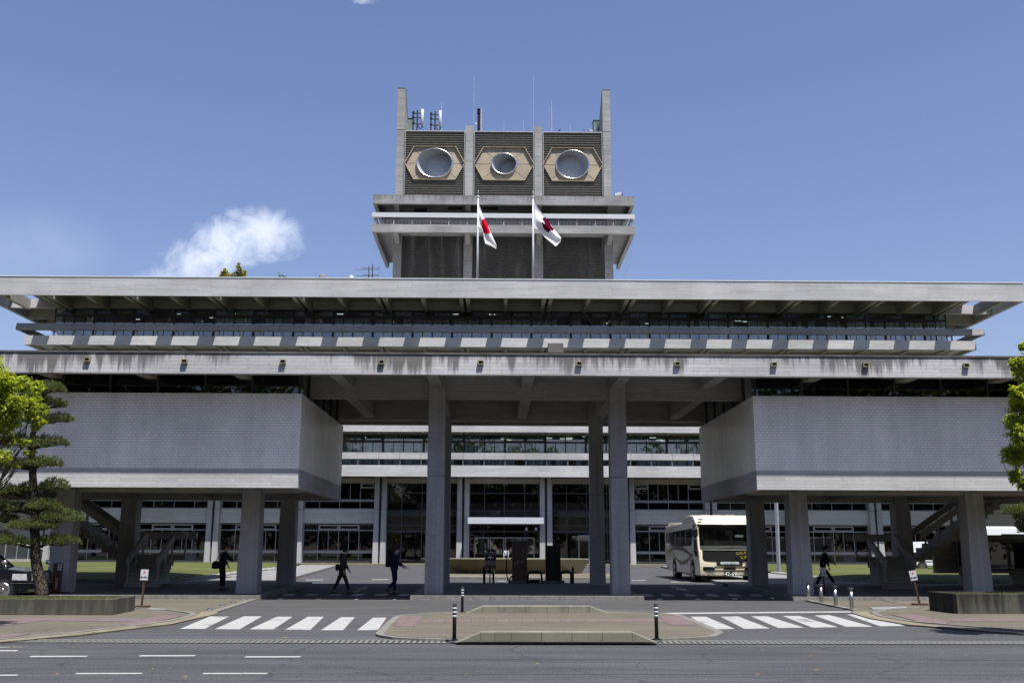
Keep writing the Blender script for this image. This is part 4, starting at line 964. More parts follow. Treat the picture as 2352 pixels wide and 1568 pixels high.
# --- steel bollards
def bollard(px, py, label, first=[]):
    p = gr(px, py, .03)
    if first: return dup(first[0], (p.x, p.y, .03), label=label)
    o = thing('bollard', label, 'bollard', (p.x, p.y, .03), group='steel bollards along the right pavement'); first.append(o)
    mb = MB(); mb.sm = True; mb.lathe([(0, 0), (.058, 0), (.058, .52), (.0, .52)], (0, 0, 0), 18); part('post', mb, M['steel'], o)
    mb = MB(); mb.sm = True; mb.lathe([(0, .52), (.052, .52), (.052, .575), (0, .575)], (0, 0, 0), 18); mb.sm = False; mb.box(-.012, .012, -.06, -.05, .535, .56); part('lamp_ring', mb, M['galv'], o)
    mb = MB(); mb.lathe([(0, .575), (.098, .578), (.098, .586), (.03, .605), (0, .605)], (0, 0, 0), 20); part('cap', mb, M['chrome'], o)
    return o
for q in ((1857.5, 1378, 'steel bollard with flat cap farthest back, beside the porch column'), (1887, 1384, 'second steel bollard from the porch column, at the edge of the driveway'), (1920, 1391, 'third steel bollard from the porch column, before the walking person'), (1957, 1398, 'steel bollard with flat cap nearest the road and the stop line')): bollard(*q)
# --- lights set in the ground
def glight(px, py, label, add, first=[]):
    p = gr(px, py, add)
    if first: return dup(first[0], tuple(p), label=label)
    o = thing('ground_light', label, 'light', tuple(p), group='round lights set flush in the ground'); first.append(o)
    mb = MB(); mb.lathe([(0, 0), (.10, 0), (.095, .012), (.07, .02), (0, .02)], (0, 0, 0), 16); part('rim', mb, M['chrome'], o)
    mb = MB(); mb.lathe([(0, .021), (.06, .021), (.05, .026), (0, .027)], (0, 0, 0), 12); part('lens', mb, M['glass'], o)
for i, (x, y, a) in enumerate(((482, 1399, .03), (510.5, 1390.5, .03), (536, 1383, .03), (560, 1375.7, .03), (643, 1374.5, .006), (730.5, 1375.3, .006), (818, 1376, .006), (905.5, 1376.5, .006), (1516.5, 1376.5, .006), (1603, 1375.5, .006), (1688, 1374.5, .006), (1773, 1373, .006))):
    lab = ('round light in the tan pavement nearest the left crosswalk', 'second round light in the tan pavement from the left crosswalk', 'third round light in the tan pavement from the left crosswalk', 'round light in the tan pavement at the corner of the left kerb',
           'round light at the shade line nearest the left platform kerb', 'round light at the shade line behind the left crosswalk, second from left kerb', 'round light at the shade line in front of the two walking men', 'round light at the shade line beside the left end of the middle platform',
           'round light at the shade line beside the right end of the middle platform', 'second round light right of the middle platform, before the bus', 'third round light right of the middle platform', 'round light at the shade line nearest the right platform kerb')[i]
    glight(x, y, lab, a)
# --- signs
def noentry(px, py, rz, label, tilt, h=.78, first=[]):
    p = gr(px, py, .03)
    o = thing('notice_board', label, 'sign', (p.x, p.y, .03), rz, group='white no-entry boards on brown stands')
    part('base', MB().box(-.22, .22, -.16, .16, 0, .05), M['rust'], o)
    mb = MB(); mb.xf = Matrix.Rotation(tilt, 4, 'Y'); mb.box(-.027, .027, -.03, .03, .04, h+.05); part('post', mb, M['rust'], o)
    mb = MB(); mb.xf = Matrix.Rotation(tilt, 4, 'Y'); mb.box(-.105, .105, -.05, -.032, h-.02, h+.28); b = part('board', mb, M['white'], o)
    X = Matrix.Rotation(tilt, 4, 'Y')
    mb = MB(); mb.xf = X; mb.prism([(.03*math.cos(k*.524), h+.205+.03*math.sin(k*.524)) for k in range(12)], -.056, -.05); part('no_entry_mark', mb, M['red'], b)
    mb = MB(); mb.xf = X; mb.box(-.02, .02, -.060, -.055, h+.199, h+.211); part('no_entry_bar', mb, M['white'], b)
    me = text_mesh('進入禁止', .05); me.materials.clear(); me.materials.append(M['ink']); q = link('lettering', me, b, False); q.matrix_local = X @ Matrix.Translation((0, -.055, h+.065)) @ Matrix.Rotation(R(90), 4, 'X')
noentry(325, 1394, .15, 'white no-entry board on a brown stand beside the left planter', .02)
noentry(1895, 1371.5, -.1, 'white no-entry board on a brown stand behind the steel bollards', -.03)
noentry(2113, 1389, -.12, 'leaning white no-entry board on a brown stand beside the dark right planter', -.16)
p = at(128, 1361, 35.25); p.z = gz(35.25)+.154; o = thing('sign_post', 'tall brown sign board with white lettering leaning on a column behind the pine', 'sign', (p.x, p.y, p.z), .1)
mb = MB(); mb.box(-.15, .15, -.03, .03, .0, 1.02); part('board', mb, M['rust'], o); part('base', MB().box(-.42, .42, -.12, .12, 0, .06), M['rust'], o)
pl = part('plate', MB().box(-.0, .13, -.04, -.03, .78, .99), M['white'], o); text('lettering', '案\n内', .09, M['ink'], pl, (.065, -.043, .885))
text('lettering', '奈\n良\n県\n庁', .095, M['cap'], o, (.0, -.034, .32))
# --- notice case on the right
p = gr(2215, 1342, .15); zc = p.z; Yc = p.y
o = thing('display_case', 'dark concrete notice case on short legs under the right wing', 'notice case', (p.x+1.3, Yc, zc))
xa = at(2143, 1280, Yc).x; zt_, zb_ = at(2200, 1228, Yc).z, at(2200, 1315.5, Yc).z
mb = MB(); mb.box(xa, xa+7, Yc, Yc+.1, zb_+.12, zt_-.22); mb.box(xa+.5, xa+7, Yc-.42, Yc+.15, zt_-.22, zt_); mb.box(xa, xa+7, Yc-.3, Yc+.12, zb_, zb_+.12); mb.box(xa, xa+.2, Yc-.12, Yc, zb_+.12, zt_-.3)
wpart('case', mb, M['conc_dark'], o, .015)
for x in (2220, 2335): q = at(x, 1330, Yc); wpart('leg', MB().box(q.x-.26, q.x+.26, Yc-.2, Yc+.1, zc-.02, zb_-.002), M['conc_dark'], o)
for a in (.95, 3.2):
    f_ = wpart('case_frame', MB().box(xa+a, xa+a+2.2, Yc-.2, Yc-.15, zb_+.16, zb_+.2).box(xa+a, xa+a+2.2, Yc-.2, Yc-.15, zt_-.30, zt_-.26).box(xa+a, xa+a+.04, Yc-.2, Yc-.15, zb_+.2, zt_-.3).box(xa+a+2.16, xa+a+2.2, Yc-.2, Yc-.15, zb_+.2, zt_-.3), M['alu'], o)
    wpart('pane', MB().add([(xa+a, Yc-.17, zb_+.18), (xa+a+2.2, Yc-.17, zb_+.18), (xa+a+2.2, Yc-.17, zt_-.28), (xa+a, Yc-.17, zt_-.28)], [(0, 1, 2, 3)]), M['glassd'], f_)
    wpart('poster', MB().box(xa+a+.25, xa+a+.75, Yc-.02, Yc-.005, zb_+.3, zt_-.45), M['beige'], o)
# --- slanted grey pole on the right lawn
p = gr(1789, 1311, .25); q = at(1783, 1160, p.y)
o = thing('pole', 'plain grey metal pole standing on the right lawn beside the column', 'pole', tuple(p))
wpart('shaft', MB().tube([p-Vector((0, 0, .2)), Vector((q.x, p.y, q.z)), Vector((q.x, p.y, q.z+.9))], .12, 4), M['galv'], o)
wpart('foot_plate', MB().box(p.x-.2, p.x+.2, p.y-.2, p.y+.2, p.z-.12, p.z-.06), M['galv'], o)
# --- lamp pole at the left porch column
p = gr(586, 1337, .15); o = thing('pole', 'slim grey pole behind the inner column of the left wing', 'pole', tuple(p))
q = at(584, 1180, p.y+3); wpart('shaft', MB().tube([(q.x, p.y+3, .2), (q.x, p.y+3, q.z+1.2)], .11, 8), M['galv'], o)
wpart('foot_plate', MB().box(q.x-.2, q.x+.2, p.y+2.8, p.y+3.2, gz(p.y)+.05, gz(p.y)+.17), M['galv'], o)
# --- EV charging corner
K = lambda x, y: ((1700+x/2.613)/1.7415, (1850+y/2.613)/1.7415)
Y1 = 43.2; zf_ = gz(43)+.15
def wx(x, y=1200, Y=Y1): p = at(*K(x, y), Y); return p.x
def wz(y, Y=Y1): return at(*K(1000, y), Y).z
xa, xb = wx(910), wx(1066); zt_ = wz(812)
o = thing('charging_cabinet', 'tall brown vehicle charger with a pale deer drawing and hanging black cable', 'charger', ((xa+xb)/2, Y1, zf_))
wpart('cabinet', MB().box(xa, xb, Y1, Y1+.5, zf_+.12, zt_), M['chg'] if 'chg' in M else M['rust2'] if 'rust2' in M else plain('brown_paint', (.10, .055, .04), .45, .4), o, .015)
wpart('plinth', MB().box(xa-.15, xb+.15, Y1-.08, Y1+.58, zf_-.01, zf_+.118), M['kerb'], o)
wpart('top_plate', MB().box(xa-.02, xb+.02, Y1-.03, Y1+.53, zt_+.002, zt_+.04), M['cap'], o)
z_ = wz(1107); wpart('panel_joint', MB().box(xa+.005, xb-.005, Y1-.004, Y1+.02, z_-.01, z_+.01), M['black'], o)
dm = plain('pale_print', (.26, .22, .17), .6, .3); dx = wx(958); dz = wz(1090)
deer = [(-.10, 0), (-.085, .0), (-.075, .14), (.02, .14), (.03, 0), (.045, 0), (.05, .16), (.07, .22), (.085, .31), (.12, .33), (.10, .36), (.09, .42), (.075, .36), (.06, .40), (.055, .34), (.04, .25), (-.07, .25), (-.10, .22), (-.11, .12)]
wpart('deer_print', MB().prism([(dx+a, dz+b*.8) for a, b in deer], Y1-.006, Y1-.001), dm, o)
dx = wx(1015); dz = wz(1035); wpart('round_print', MB().prism([(dx+.06*math.cos(k*.7), dz+.06*math.sin(k*.7)) for k in range(9)], Y1-.006, Y1-.001), dm, o)
dx = wx(995); dz = wz(880); wpart('scribble_print', MB().box(dx-.12, dx-.02, Y1-.006, Y1-.001, dz, dz+.02).box(dx+.0, dx+.14, Y1-.006, Y1-.001, dz-.05, dz-.03).box(dx+.1, dx+.16, Y1-.006, Y1-.001, dz-.2, dz-.06), dm, o)
cab = [(912, 822), (878, 840), (860, 880), (856, 960), (852, 1060), (850, 1130), (858, 1190), (872, 1235), (882, 1255), (880, 1225), (892, 1195), (912, 1178)]
wpart('charging_cable', MB().tube([(wx(x, y), Y1-.05+.002*i, at(*K(x, y), Y1).z) for i, (x, y) in enumerate(cab)], .025, 7), M['rubber'], o)
wpart('plug_holster', MB().box(wx(895), xa, Y1+.1, Y1+.25, wz(1012), wz(1000)), M['black'], o)
xa, xb = wx(1262), wx(1418); zt_ = wz(863)
o = thing('utility_cabinet', 'plain tall black cabinet right of the brown vehicle charger', 'cabinet', ((xa+xb)/2, Y1, zf_))
mb = MB(); mb.box(xa, xb, Y1, Y1+.5, zf_+.12, zt_); wpart('cabinet', mb, M['black'], o, .012)
wpart('plinth', MB().box(xa-.16, xb+.16, Y1-.08, Y1+.58, zf_-.01, zf_+.118), M['kerb'], o)
wpart('door_seam', MB().box((xa+xb)/2-.006, (xa+xb)/2+.006, Y1-.003, Y1+.01, zf_+.2, zt_-.05), M['frame'], o)
# sign with two round lamps on top
Ys_ = Y1-.25; sx0, sx1, sz0, sz1 = wx(625, 990, Ys_), wx(745, 990, Ys_), wz(1060, Ys_), wz(935, Ys_); cx_ = (sx0+sx1)/2; W = sx1-sx0; H_ = sz1-sz0
o = thing('charging_sign', 'black square sign reading EV QUICK CHARGING POINT with a car symbol', 'sign', (cx_, Ys_, zf_))
wpart('post', MB().tube([(cx_-.02, Ys_+.04, zf_-.01), (cx_-.02, Ys_+.04, sz1-.1)], .028, 8), M['black'], o)
b = wpart('board', MB().box(sx0, sx1, Ys_-.012, Ys_+.012, sz0, sz1), M['horn'], o, .01)
wpart('face', MB().box(sx0+.02, sx1-.02, Ys_-.018, Ys_-.0125, sz0+.02, sz1-.02), M['black'], b)
def stext(s_, size, z): 
    q = text('lettering', s_, size, M['letter'], b, (0, 0, 0)); q.location = Vector((cx_, Ys_-.021, z))
stext('EV QUICK', W*.205, sz1-H_*.17); stext('CHARGING POINT', W*.095, sz0+H_*.19)
mb = MB(); zc_ = sz0+H_*.55; s_ = W/1.3
mb.prism([(cx_+a*s_, zc_+b_*s_) for a, b_ in ((-.36, -.10), (-.37, .0), (-.30, .04), (-.18, .17), (.08, .18), (.24, .06), (.36, .02), (.38, -.10), (.27, -.10), (.22, -.04), (.15, -.10), (-.12, -.10), (-.18, -.04), (-.25, -.10))], Ys_-.022, Ys_-.0185)
mb.box(cx_-.01, cx_+.01, Ys_-.022, Ys_-.0185, sz0+H_*.27, zc_-.1*s_); wpart('car_symbol', mb, M['letter'], b)
mb = MB(); za, zb2 = sz0+H_*.09, sz0+H_*.28; x0_, x1_ = sx0+W*.08, sx1-W*.08; t_ = .012
mb.box(x0_, x1_, Ys_-.022, Ys_-.0185, za, za+t_); mb.box(x0_, x1_, Ys_-.022, Ys_-.0185, zb2-t_, zb2); mb.box(x0_, x0_+t_, Ys_-.022, Ys_-.0185, za+t_, zb2-t_); mb.box(x1_-t_, x1_, Ys_-.022, Ys_-.0185, za+t_, zb2-t_); wpart('frame_line', mb, M['letter'], b)
wpart('lower_plate', MB().box(sx0+.01, sx1-.01, Ys_+.0, Ys_+.01, sz0-.36*H_, sz0-.02), plain('grey_plate', (.12, .11, .10), .6, .3), o)
for d in (-1, 1): wpart('lamp_head', MB().prism([(cx_+d*W*.16+W*.15*math.cos(k*.524), sz1+W*.16+W*.15*math.sin(k*.524)) for k in range(12)], Ys_-.03, Ys_+.06), M['black'], o)
def hoop(label, xs, ztop, Y, panel=False):
    a, b_ = xs; r_ = .16; P = [(a, Y, zf_-.01), (a, Y, ztop-r_)]+[(a+r_-r_*math.cos(k*.393), Y, ztop-r_+r_*math.sin(k*.393)) for k in range(1, 4)]+[(a+r_, Y, ztop), (b_-r_, Y, ztop)]+[(b_-r_+r_*math.sin(k*.393), Y, ztop-r_+r_*math.cos(k*.393)) for k in range(1, 4)]+[(b_, Y, ztop-r_), (b_, Y, zf_-.01)]
    o = thing('hoop_guard', label, 'barrier', ((a+b_)/2, Y, zf_), group='black hoop guards by the chargers')
    wpart('hoop', MB().tube(P, .045, 9), M['black'], o)
    if panel: wpart('plate', MB().box(a+.06, b_-.06, Y-.01, Y+.01, zf_+.02, ztop-.32), M['black'], o)
    return o
hoop('black hoop guard with a dark plate between the charger and the black cabinet', (wx(1075), wx(1218)), wz(1135), Y1-.1, True)
hoop('black hoop guard behind the charging sign', (wx(620), wx(714)), wz(1133), Y1+.3)
hoop('black hoop guard right of the black cabinet', (wx(1425), wx(1530)), wz(1133), Y1+.2)
for x, lab in ((617, 'slim black post left of the charging sign'), (1546, 'slim black post right of the rightmost hoop guard')):
    o = thing('guard_post', lab, 'post', (wx(x), Y1, zf_)); part('shaft', MB().lathe([(0, -.01), (.05, 0), (.05, wz(1092)-zf_), (.03, wz(1092)-zf_+.03), (0, wz(1092)-zf_+.03)], (0, 0, 0), 12), M['black'], o); part('base_plate', MB().lathe([(0, 0), (.09, 0), (.09, .012), (0, .012)], (0, 0, 0), 12), M['black'], o)
# --- box on the parapet
p = at(1258, 813, 32.5); q = at(1293, 793, 32.5); o = thing('floodlight_box', 'dark grey box standing on the parapet right of the middle', 'box', ((p.x+q.x)/2, 32.4, 8.01))
wpart('housing', MB().box(p.x, q.x, 32.22, 32.6, 8.03, q.z+.02), plain('grey_brown', (.11, .095, .09), .7, .3), o, .01); wpart('foot', MB().box(p.x+.1, q.x-.1, 32.3, 32.5, 8.01, 8.029), M['galv'], o)
# ------------------------------------------------------------------ people
def skin_mesh(chains, levels=1):
    """chains: list of lists of (point, radius); the first point of a later chain may repeat an earlier point to branch from it"""
    idx = {}; vs, rs, es, roots = [], [], [], []
    for ch in chains:
        prev = None
        for p, r in ch:
            k = tuple(round(c, 4) for c in p)
            if k not in idx:
                idx[k] = len(vs); vs.append(p); rs.append(r)
                if prev is None: roots.append(idx[k])
            if prev is not None: es.append((prev, idx[k]))
            prev = idx[k]
    me = bpy.data.meshes.new('s'); me.from_pydata([tuple(v) for v in vs], es, []); o = bpy.data.objects.new('s', me); COL.objects.link(o)
    md = o.modifiers.new('skin', 'SKIN'); md.use_smooth_shade = True
    for i, sv in enumerate(me.skin_vertices[0].data):
        r = rs[i]; sv.radius = r if isinstance(r, tuple) else (r, r); sv.use_root = i in roots
    if levels: o.modifiers.new('sub', 'SUBSURF').levels = levels
    dg = bpy.context.evaluated_depsgraph_get(); out = bpy.data.meshes.new_from_object(o.evaluated_get(dg)); bpy.data.objects.remove(o); bpy.data.meshes.remove(me); return out
def merge(name, meshes, mat):
    bm = bmesh.new()
    for m in meshes: bm.from_mesh(m)
    me = bpy.data.meshes.new(name); bm.to_mesh(me); bm.free(); me.materials.clear()
    for m in (mat if isinstance(mat, list) else [mat]): me.materials.append(m)
    for p in me.polygons: p.use_smooth = True
    return me
def setmat(me, m): 
    me.materials.clear(); me.materials.append(m)
    for p in me.polygons: p.use_smooth = True
    return me
cloth = lambda n, c: plain(n, c, .85, .15, var=.15, nscale=8)
HAIR = plain('dark_hair', (.012, .010, .009), .55, .4); HAIRB = plain('brown_hair', (.085, .055, .03), .6, .4)
def person(label, loc, rz, H, legs, arms, lean, look, col, hair='short', coat=.12, shirt=None, slim=1.0):
    k = H/1.70; o = thing('person', label, 'person', loc, rz)
    def d(a, l): return Vector((math.sin(R(a))*l, 0, -math.cos(R(a))*l))
    pts = []
    low = 9
    for (a, kn, ft), sy in zip(legs, (-1, 1)):
        hip = Vector((0, .085*sy, -.03)); knee = hip+d(a, .42); ank = knee+d(a-kn, .41); f = R(ft)
        toe = ank+Vector((math.cos(f)*.17, 0, math.sin(f)*.17-.055*math.cos(f))); heel = ank+Vector((-.06*math.cos(f)+.055*math.sin(f)*0, 0, -.06*math.sin(f)-.06))
        low = min(low, toe.z-.02, heel.z-.02); pts.append((hip, knee, ank, toe, heel, f))
    up_ = Vector((0, 0, -low))
    L = Vector((math.sin(R(lean)), 0, math.cos(R(lean))))
    P0 = up_.copy(); wst = P0+L*.16; chest = P0+L*.34; neck = P0+L*.50; nk2 = neck+Vector((math.sin(R(lean*.6+look*.3)), 0, math.cos(R(lean*.6+look*.3))))*.075
    hd = nk2+Vector((math.sin(R(look)), 0, math.cos(R(look))))*.10
    S = lambda v: tuple(v*k)
    bc = [[(S(P0), .10*k), (S(wst), .10*k), (S(chest), .12*k), (S(neck), .062*k), (S(nk2), .05*k), (S(hd), .075*k)]]
    tc_ = [[(S(P0+Vector((0, 0, .10))), .13*k*slim), (S(P0), .135*k*slim)]]; jc = [[(S(P0-L*coat), .155*k*slim), (S(P0+L*.03), .145*k*slim), (S(wst), .14*k*slim), (S(chest), .15*k*slim), (S(neck-L*.04), .085*k)]]
    shoes = MB(); shoes.sm = True; meshes = []
    for hip, knee, ank, toe, heel, f in pts:
        h, kn_, an, to, he = hip+up_, knee+up_, ank+up_, toe+up_, heel+up_
        bc.append([(S(P0), .1*k), (S(h), .08*k), (S(kn_), .05*k), (S(an), .034*k), (S(to), .012*k)])
        tc_.append([(S(P0), .135*k*slim), (S(h+Vector((0, 0, -.06))), .10*k*slim), (S(kn_), .073*k*slim), (S(an+Vector((0, 0, .03))), .062*k)])
        rot = Matrix.Translation(Vector(S(an))) @ Matrix.Rotation(-f, 4, 'Y'); shoes.xf = rot
        shoes.loft([[(x*k, y*w*1.2*k, z*k) for y, z in ((-1, -.075), (1, -.075), (1, -.05), (.7, tz_), (-.7, tz_), (-1, -.05))] for x, w, tz_ in ((-.085, .028, -.01), (-.05, .042, .03), (.03, .042, .02), (.10, .05, -.028), (.17, .045, -.04), (.205, .02, -.055))]); shoes.xf = None
    for (s_, e, lat), sy in zip(arms, (-1, 1)):
        sh = P0+L*.455+Vector((0, .175*sy, 0)); el = sh+d(s_, .28)+Vector((0, .04*sy, 0)); wr = el+d(s_+e, .24)+Vector((0, lat*sy, 0))
        jc.append([(S(chest), .15*k*slim), (S(sh), .068*k), (S(el), .055*k), (S(wr-(wr-el)*.12), .045*k)])
        bc.append([(S(chest), .12*k), (S(sh), .05*k), (S(el), .038*k), (S(wr), .027*k)])
        ax = (wr-el).normalized(); sd = Vector((0, 1, 0)); nrm = ax.cross(sd).normalized(); palm = wr+ax*.085
        bc.append([(S(wr), .027*k), (S(wr+ax*.045), .034*k), (S(palm), .036*k)])
        for q, (off, ln) in enumerate(((-.027, .065), (-.009, .075), (.009, .07), (.026, .055))):
            b0 = palm+nrm*0+Vector((0, 0, 0))+ax*.0+sd*off; b1 = b0+ax*ln*.5+nrm*-.006*(q+1); b2 = b0+ax*ln*.85-nrm*(.022+.004*q)
            meshes.append(skin_mesh([[(S(b0), .009*k), (S(b1), .0085*k), (S(b2), .007*k)]], 0))
        b0 = wr+ax*.03-sd*.03*sy; meshes.append(skin_mesh([[(S(b0), .011*k), (S(b0+ax*.035-sd*.022*sy), .010*k), (S(b0+ax*.065-sd*.028*sy), .008*k)]], 0))
    meshes.insert(0, skin_mesh(bc))
    # head with face
    hx = Matrix.Translation(Vector(S(hd))) @ Matrix.Rotation(R(look), 4, 'Y')
    hm = MB(); hm.sm = True; hm.xf = hx
    hm.loft([[(cx+a*math.cos(2*math.pi*j/14), b*math.sin(2*math.pi*j/14), z) for j in range(14)] for z, cx, a, b in ((-.115*k, .03*k, .02*k, .02*k), (-.10*k, .03*k, .05*k, .045*k), (-.06*k, .018*k, .075*k, .06*k), (-.01*k, .005*k, .088*k, .07*k), (.05*k, 0, .093*k, .074*k), (.09*k, -.006*k, .078*k, .062*k), (.115*k, -.01*k, .04*k, .035*k), (.12*k, -.01*k, .01*k, .01*k))])
    hm.loft([[(.085*k, -.012*k, -.04*k), (.085*k, .012*k, -.04*k), (.088*k, .006*k, .015*k), (.088*k, -.006*k, .015*k)], [(.112*k, -.008*k, -.035*k), (.112*k, .008*k, -.035*k), (.098*k, .004*k, .01*k), (.098*k, -.004*k, .01*k)]])
    for sy in (-1, 1): hm.ell((-.005*k, .074*k*sy, -.01*k), .022*k, .010*k, .032*k, 8, 5)
    meshes.append(hm.mesh('h', M['skin']))
    body = link('body', merge('body', meshes, M['skin']), o, False)
    fm = MB(); fm.xf = hx
    for sy in (-1, 1): fm.ell((.083*k, .030*k*sy, .012*k), .006*k, .013*k, .006*k, 8, 5)
    part('eyes', fm, M['ink'], o)
    fm = MB(); fm.xf = hx; fm.ell((.083*k, 0, -.065*k), .008*k, .022*k, .005*k, 8, 4); part('mouth', fm, plain('lips', (.25, .09, .07), .6, .3), o)
    hb = MB(); hb.sm = True; hb.xf = hx; n = 16; mat = HAIRB if hair == 'ponytail' else HAIR
    hb.loft([[((-.012+(.10+.006*math.sin(j*5.1))*math.cos(2*math.pi*j/n)*s_)*k, .083*math.sin(2*math.pi*j/n)*s_*k, (z_+ (.045 if math.cos(2*math.pi*j/n) > .5 else (-.02 if math.cos(2*math.pi*j/n) > -.2 else -.06))*(1-q))*k) for j in range(n)] for z_, s_, q in ((.01, .98, 0), (.06, 1.02, .5), (.10, .86, 1), (.128, .5, 1), (.138, .1, 1))])
    if hair == 'ponytail': hb.tube([(-.09*k, 0, .03*k), (-.15*k, 0, .0), (-.17*k, 0, -.07*k), (-.165*k, 0, -.16*k)], [.03*k, .038*k, .032*k, .012*k], 8)
    if hair == 'bun': hb.ell((-.115*k, 0, .0), .045*k, .04*k, .04*k, 10, 6); hb.tube([(-.12*k, 0, -.0), (-.14*k, 0, -.06*k)], [.025*k, .012*k], 6)
    if hair == 'cap':
        hb.loft([[((-.0+.11*math.cos(2*math.pi*j/n)*s_)*k, .095*math.sin(2*math.pi*j/n)*s_*k, z_*k) for j in range(n)] for z_, s_ in ((.055, .95), (.09, 1.0), (.125, 1.15), (.145, 1.1), (.15, .3))]); hb.box(.07*k, .15*k, -.06*k, .06*k, .05*k, .06*k)
    part('cap' if hair == 'cap' else 'hair', hb, mat, o)
    link('jacket' if not shirt else 'shirt', setmat(skin_mesh(jc), col[0]), o, False)
    link('trousers', setmat(skin_mesh(tc_), col[1]), o, False)
    part('shoes', shoes, col[2], o)
    if len(col) > 3:
        cm = MB(); cm.sm = True; a = Vector(S(neck)); cm.tube([a+Vector((0, 0, -.03*k)), a+L*.035*k, a+L*.06*k], [.078*k, .07*k, .064*k], 12, False); part('collar', cm, col[3], o)
    wz_ = []
    for (s_, e, lat), sy in zip(arms, (-1, 1)):
        sh = P0+L*.455+Vector((0, .175*sy, 0)); el = sh+d(s_, .28)+Vector((0, .04*sy, 0)); wr = el+d(s_+e, .24)+Vector((0, lat*sy, 0)); wz_.append((wr+(wr-el).normalized()*.10)*k)
    return o, wz_, P0*k, L, k
def world_pt(o, v): return o.location + Matrix.Rotation(o.rotation_euler.z, 3, 'Z') @ Vector(v)
dk = cloth('black_cloth', (.016, .016, .019)); olive = cloth('dark_olive_cloth', (.05, .046, .034)); navy = cloth('navy_cloth', (.015, .019, .045)); brownc = cloth('dark_brown_cloth', (.034, .028, .023)); blk = plain('shoe_leather', (.012, .012, .012), .4, .4); wsh = plain('white_shoes', (.5, .5, .5), .7, .3)
# woman with bag and phone
p = gr(507, 1354.5, .154); o, w, P0, L, k = person('woman with a ponytail in loose black clothes looking at her phone under the left wing', tuple(p), -.05, 1.62, ((4, 4, 0), (10, 12, 0)), ((18, 16, .02), (28, 55, -.08)), 10, 34, (dk, dk, blk), 'ponytail', .10, slim=1.05)
q = world_pt(o, w[1]); ph = thing('phone', 'dark phone held by the woman in black', 'phone', q, -.05); mb = MB(); mb.xf = Matrix.Rotation(R(-62), 4, 'Y'); mb.box(-.004, .004, -.035, .035, -.07, .07); part('case', mb, M['black'], ph); mb = MB(); mb.xf = Matrix.Rotation(R(-62), 4, 'Y'); mb.box(-.006, -.0045, -.031, .031, -.064, .064); part('screen', mb, M['frame'], ph)
q = world_pt(o, P0+Vector((-.20, -.12, .02))); bg_ = thing('shoulder_bag', 'black bag hanging behind the woman with the phone', 'bag', q, -.05)
mb = MB(); mb.sm = True; mb.loft([[(a*s_, b*s_*.5, z) for a, b in ((-.13, -.14), (.13, -.14), (.15, 0), (.13, .14), (-.13, .14), (-.15, 0))] for z, s_ in ((-.16, .55), (-.14, .95), (0, 1.0), (.10, .7), (.13, .3))]); part('pouch', mb, dk, bg_); part('strap', MB().tube([(.0, 0, .12), (.12, -.02, .30), (.22, .06, .50)], .012, 6), dk, bg_)
# man striding
p = gr(784, 1363.2, .006); o, w, P0, L, k = person('man in a dark olive jacket with a small bag striding over the left crosswalk', tuple(p), 0, 1.66, ((-18, 6, 2), (22, 6, 4)), ((-6, 22, .0), (8, 26, -.02)), 7, 18, (olive, brownc, blk, cloth('dark_red_cloth', (.06, .008, .012))), 'short', .10, slim=1.08)
q = world_pt(o, P0+Vector((-.19, -.02, .13))); bg_ = thing('waist_bag', 'black bag on the back of the man in the olive jacket', 'bag', q)
mb = MB(); mb.sm = True; mb.loft([[(a*s_, b*s_, z) for a, b in ((-.05, -.10), (.07, -.10), (.07, .10), (-.05, .10))] for z, s_ in ((-.17, .6), (-.14, 1), (.02, 1.0), (.07, .6))]); part('pouch', mb, dk, bg_, bev=.015); part('strap', MB().tube([(.02, -.1, .12), (.16, -.14, .30), (.26, -.05, .30)], .013, 6), dk, bg_)
# man with backpack and tablet
p = gr(904, 1364.5, .006); o, w, P0, L, k = person('man in a navy suit with a backpack reading a tablet while walking', tuple(p), 0, 1.72, ((4, 3, 0), (8, 48, -38)), ((12, 46, -.02), (14, 50, -.06)), 5, 30, (navy, navy, blk, M['white']), 'short', .15, slim=1.08)
q = world_pt(o, (Vector(w[0])+Vector(w[1]))/2+Vector((.05, 0, .0))); tb = thing('tablet', 'grey tablet held by the man with the backpack', 'tablet', q); mb = MB(); mb.xf = Matrix.Rotation(R(-60), 4, 'Y'); mb.box(-.005, .005, -.13, .13, -.10, .10); part('case', mb, plain('grey_case', (.12, .12, .11), .6, .3), tb, bev=.003); mb = MB(); mb.xf = Matrix.Rotation(R(-60), 4, 'Y'); mb.box(-.0075, -.0055, -.12, .12, -.09, .09); part('screen', mb, M['frame'], tb)
q = world_pt(o, P0+L*.28+Vector((-.235, 0, 0))); bp = thing('backpack', 'black backpack worn by the man in the navy suit', 'backpack', q)
mb = MB(); mb.sm = False; mb.xf = Matrix.Rotation(R(4), 4, 'Y'); mb.loft([[(a*s_, b*s_, z) for a, b in ((-.10, -.13), (.10, -.15), (.10, .15), (-.10, .13))] for z, s_ in ((-.25, .75), (-.22, 1), (.16, 1.0), (.24, .8), (.26, .5))]); part('pack', mb, dk, bp, bev=.03)
for sy in (-.11, .11): part('strap', MB().tube([(.08, sy, .2), (.19, sy, .28), (.32, sy, .2), (.36, sy, .0), (.20, sy, -.16)], .015, 6), dk, bp)
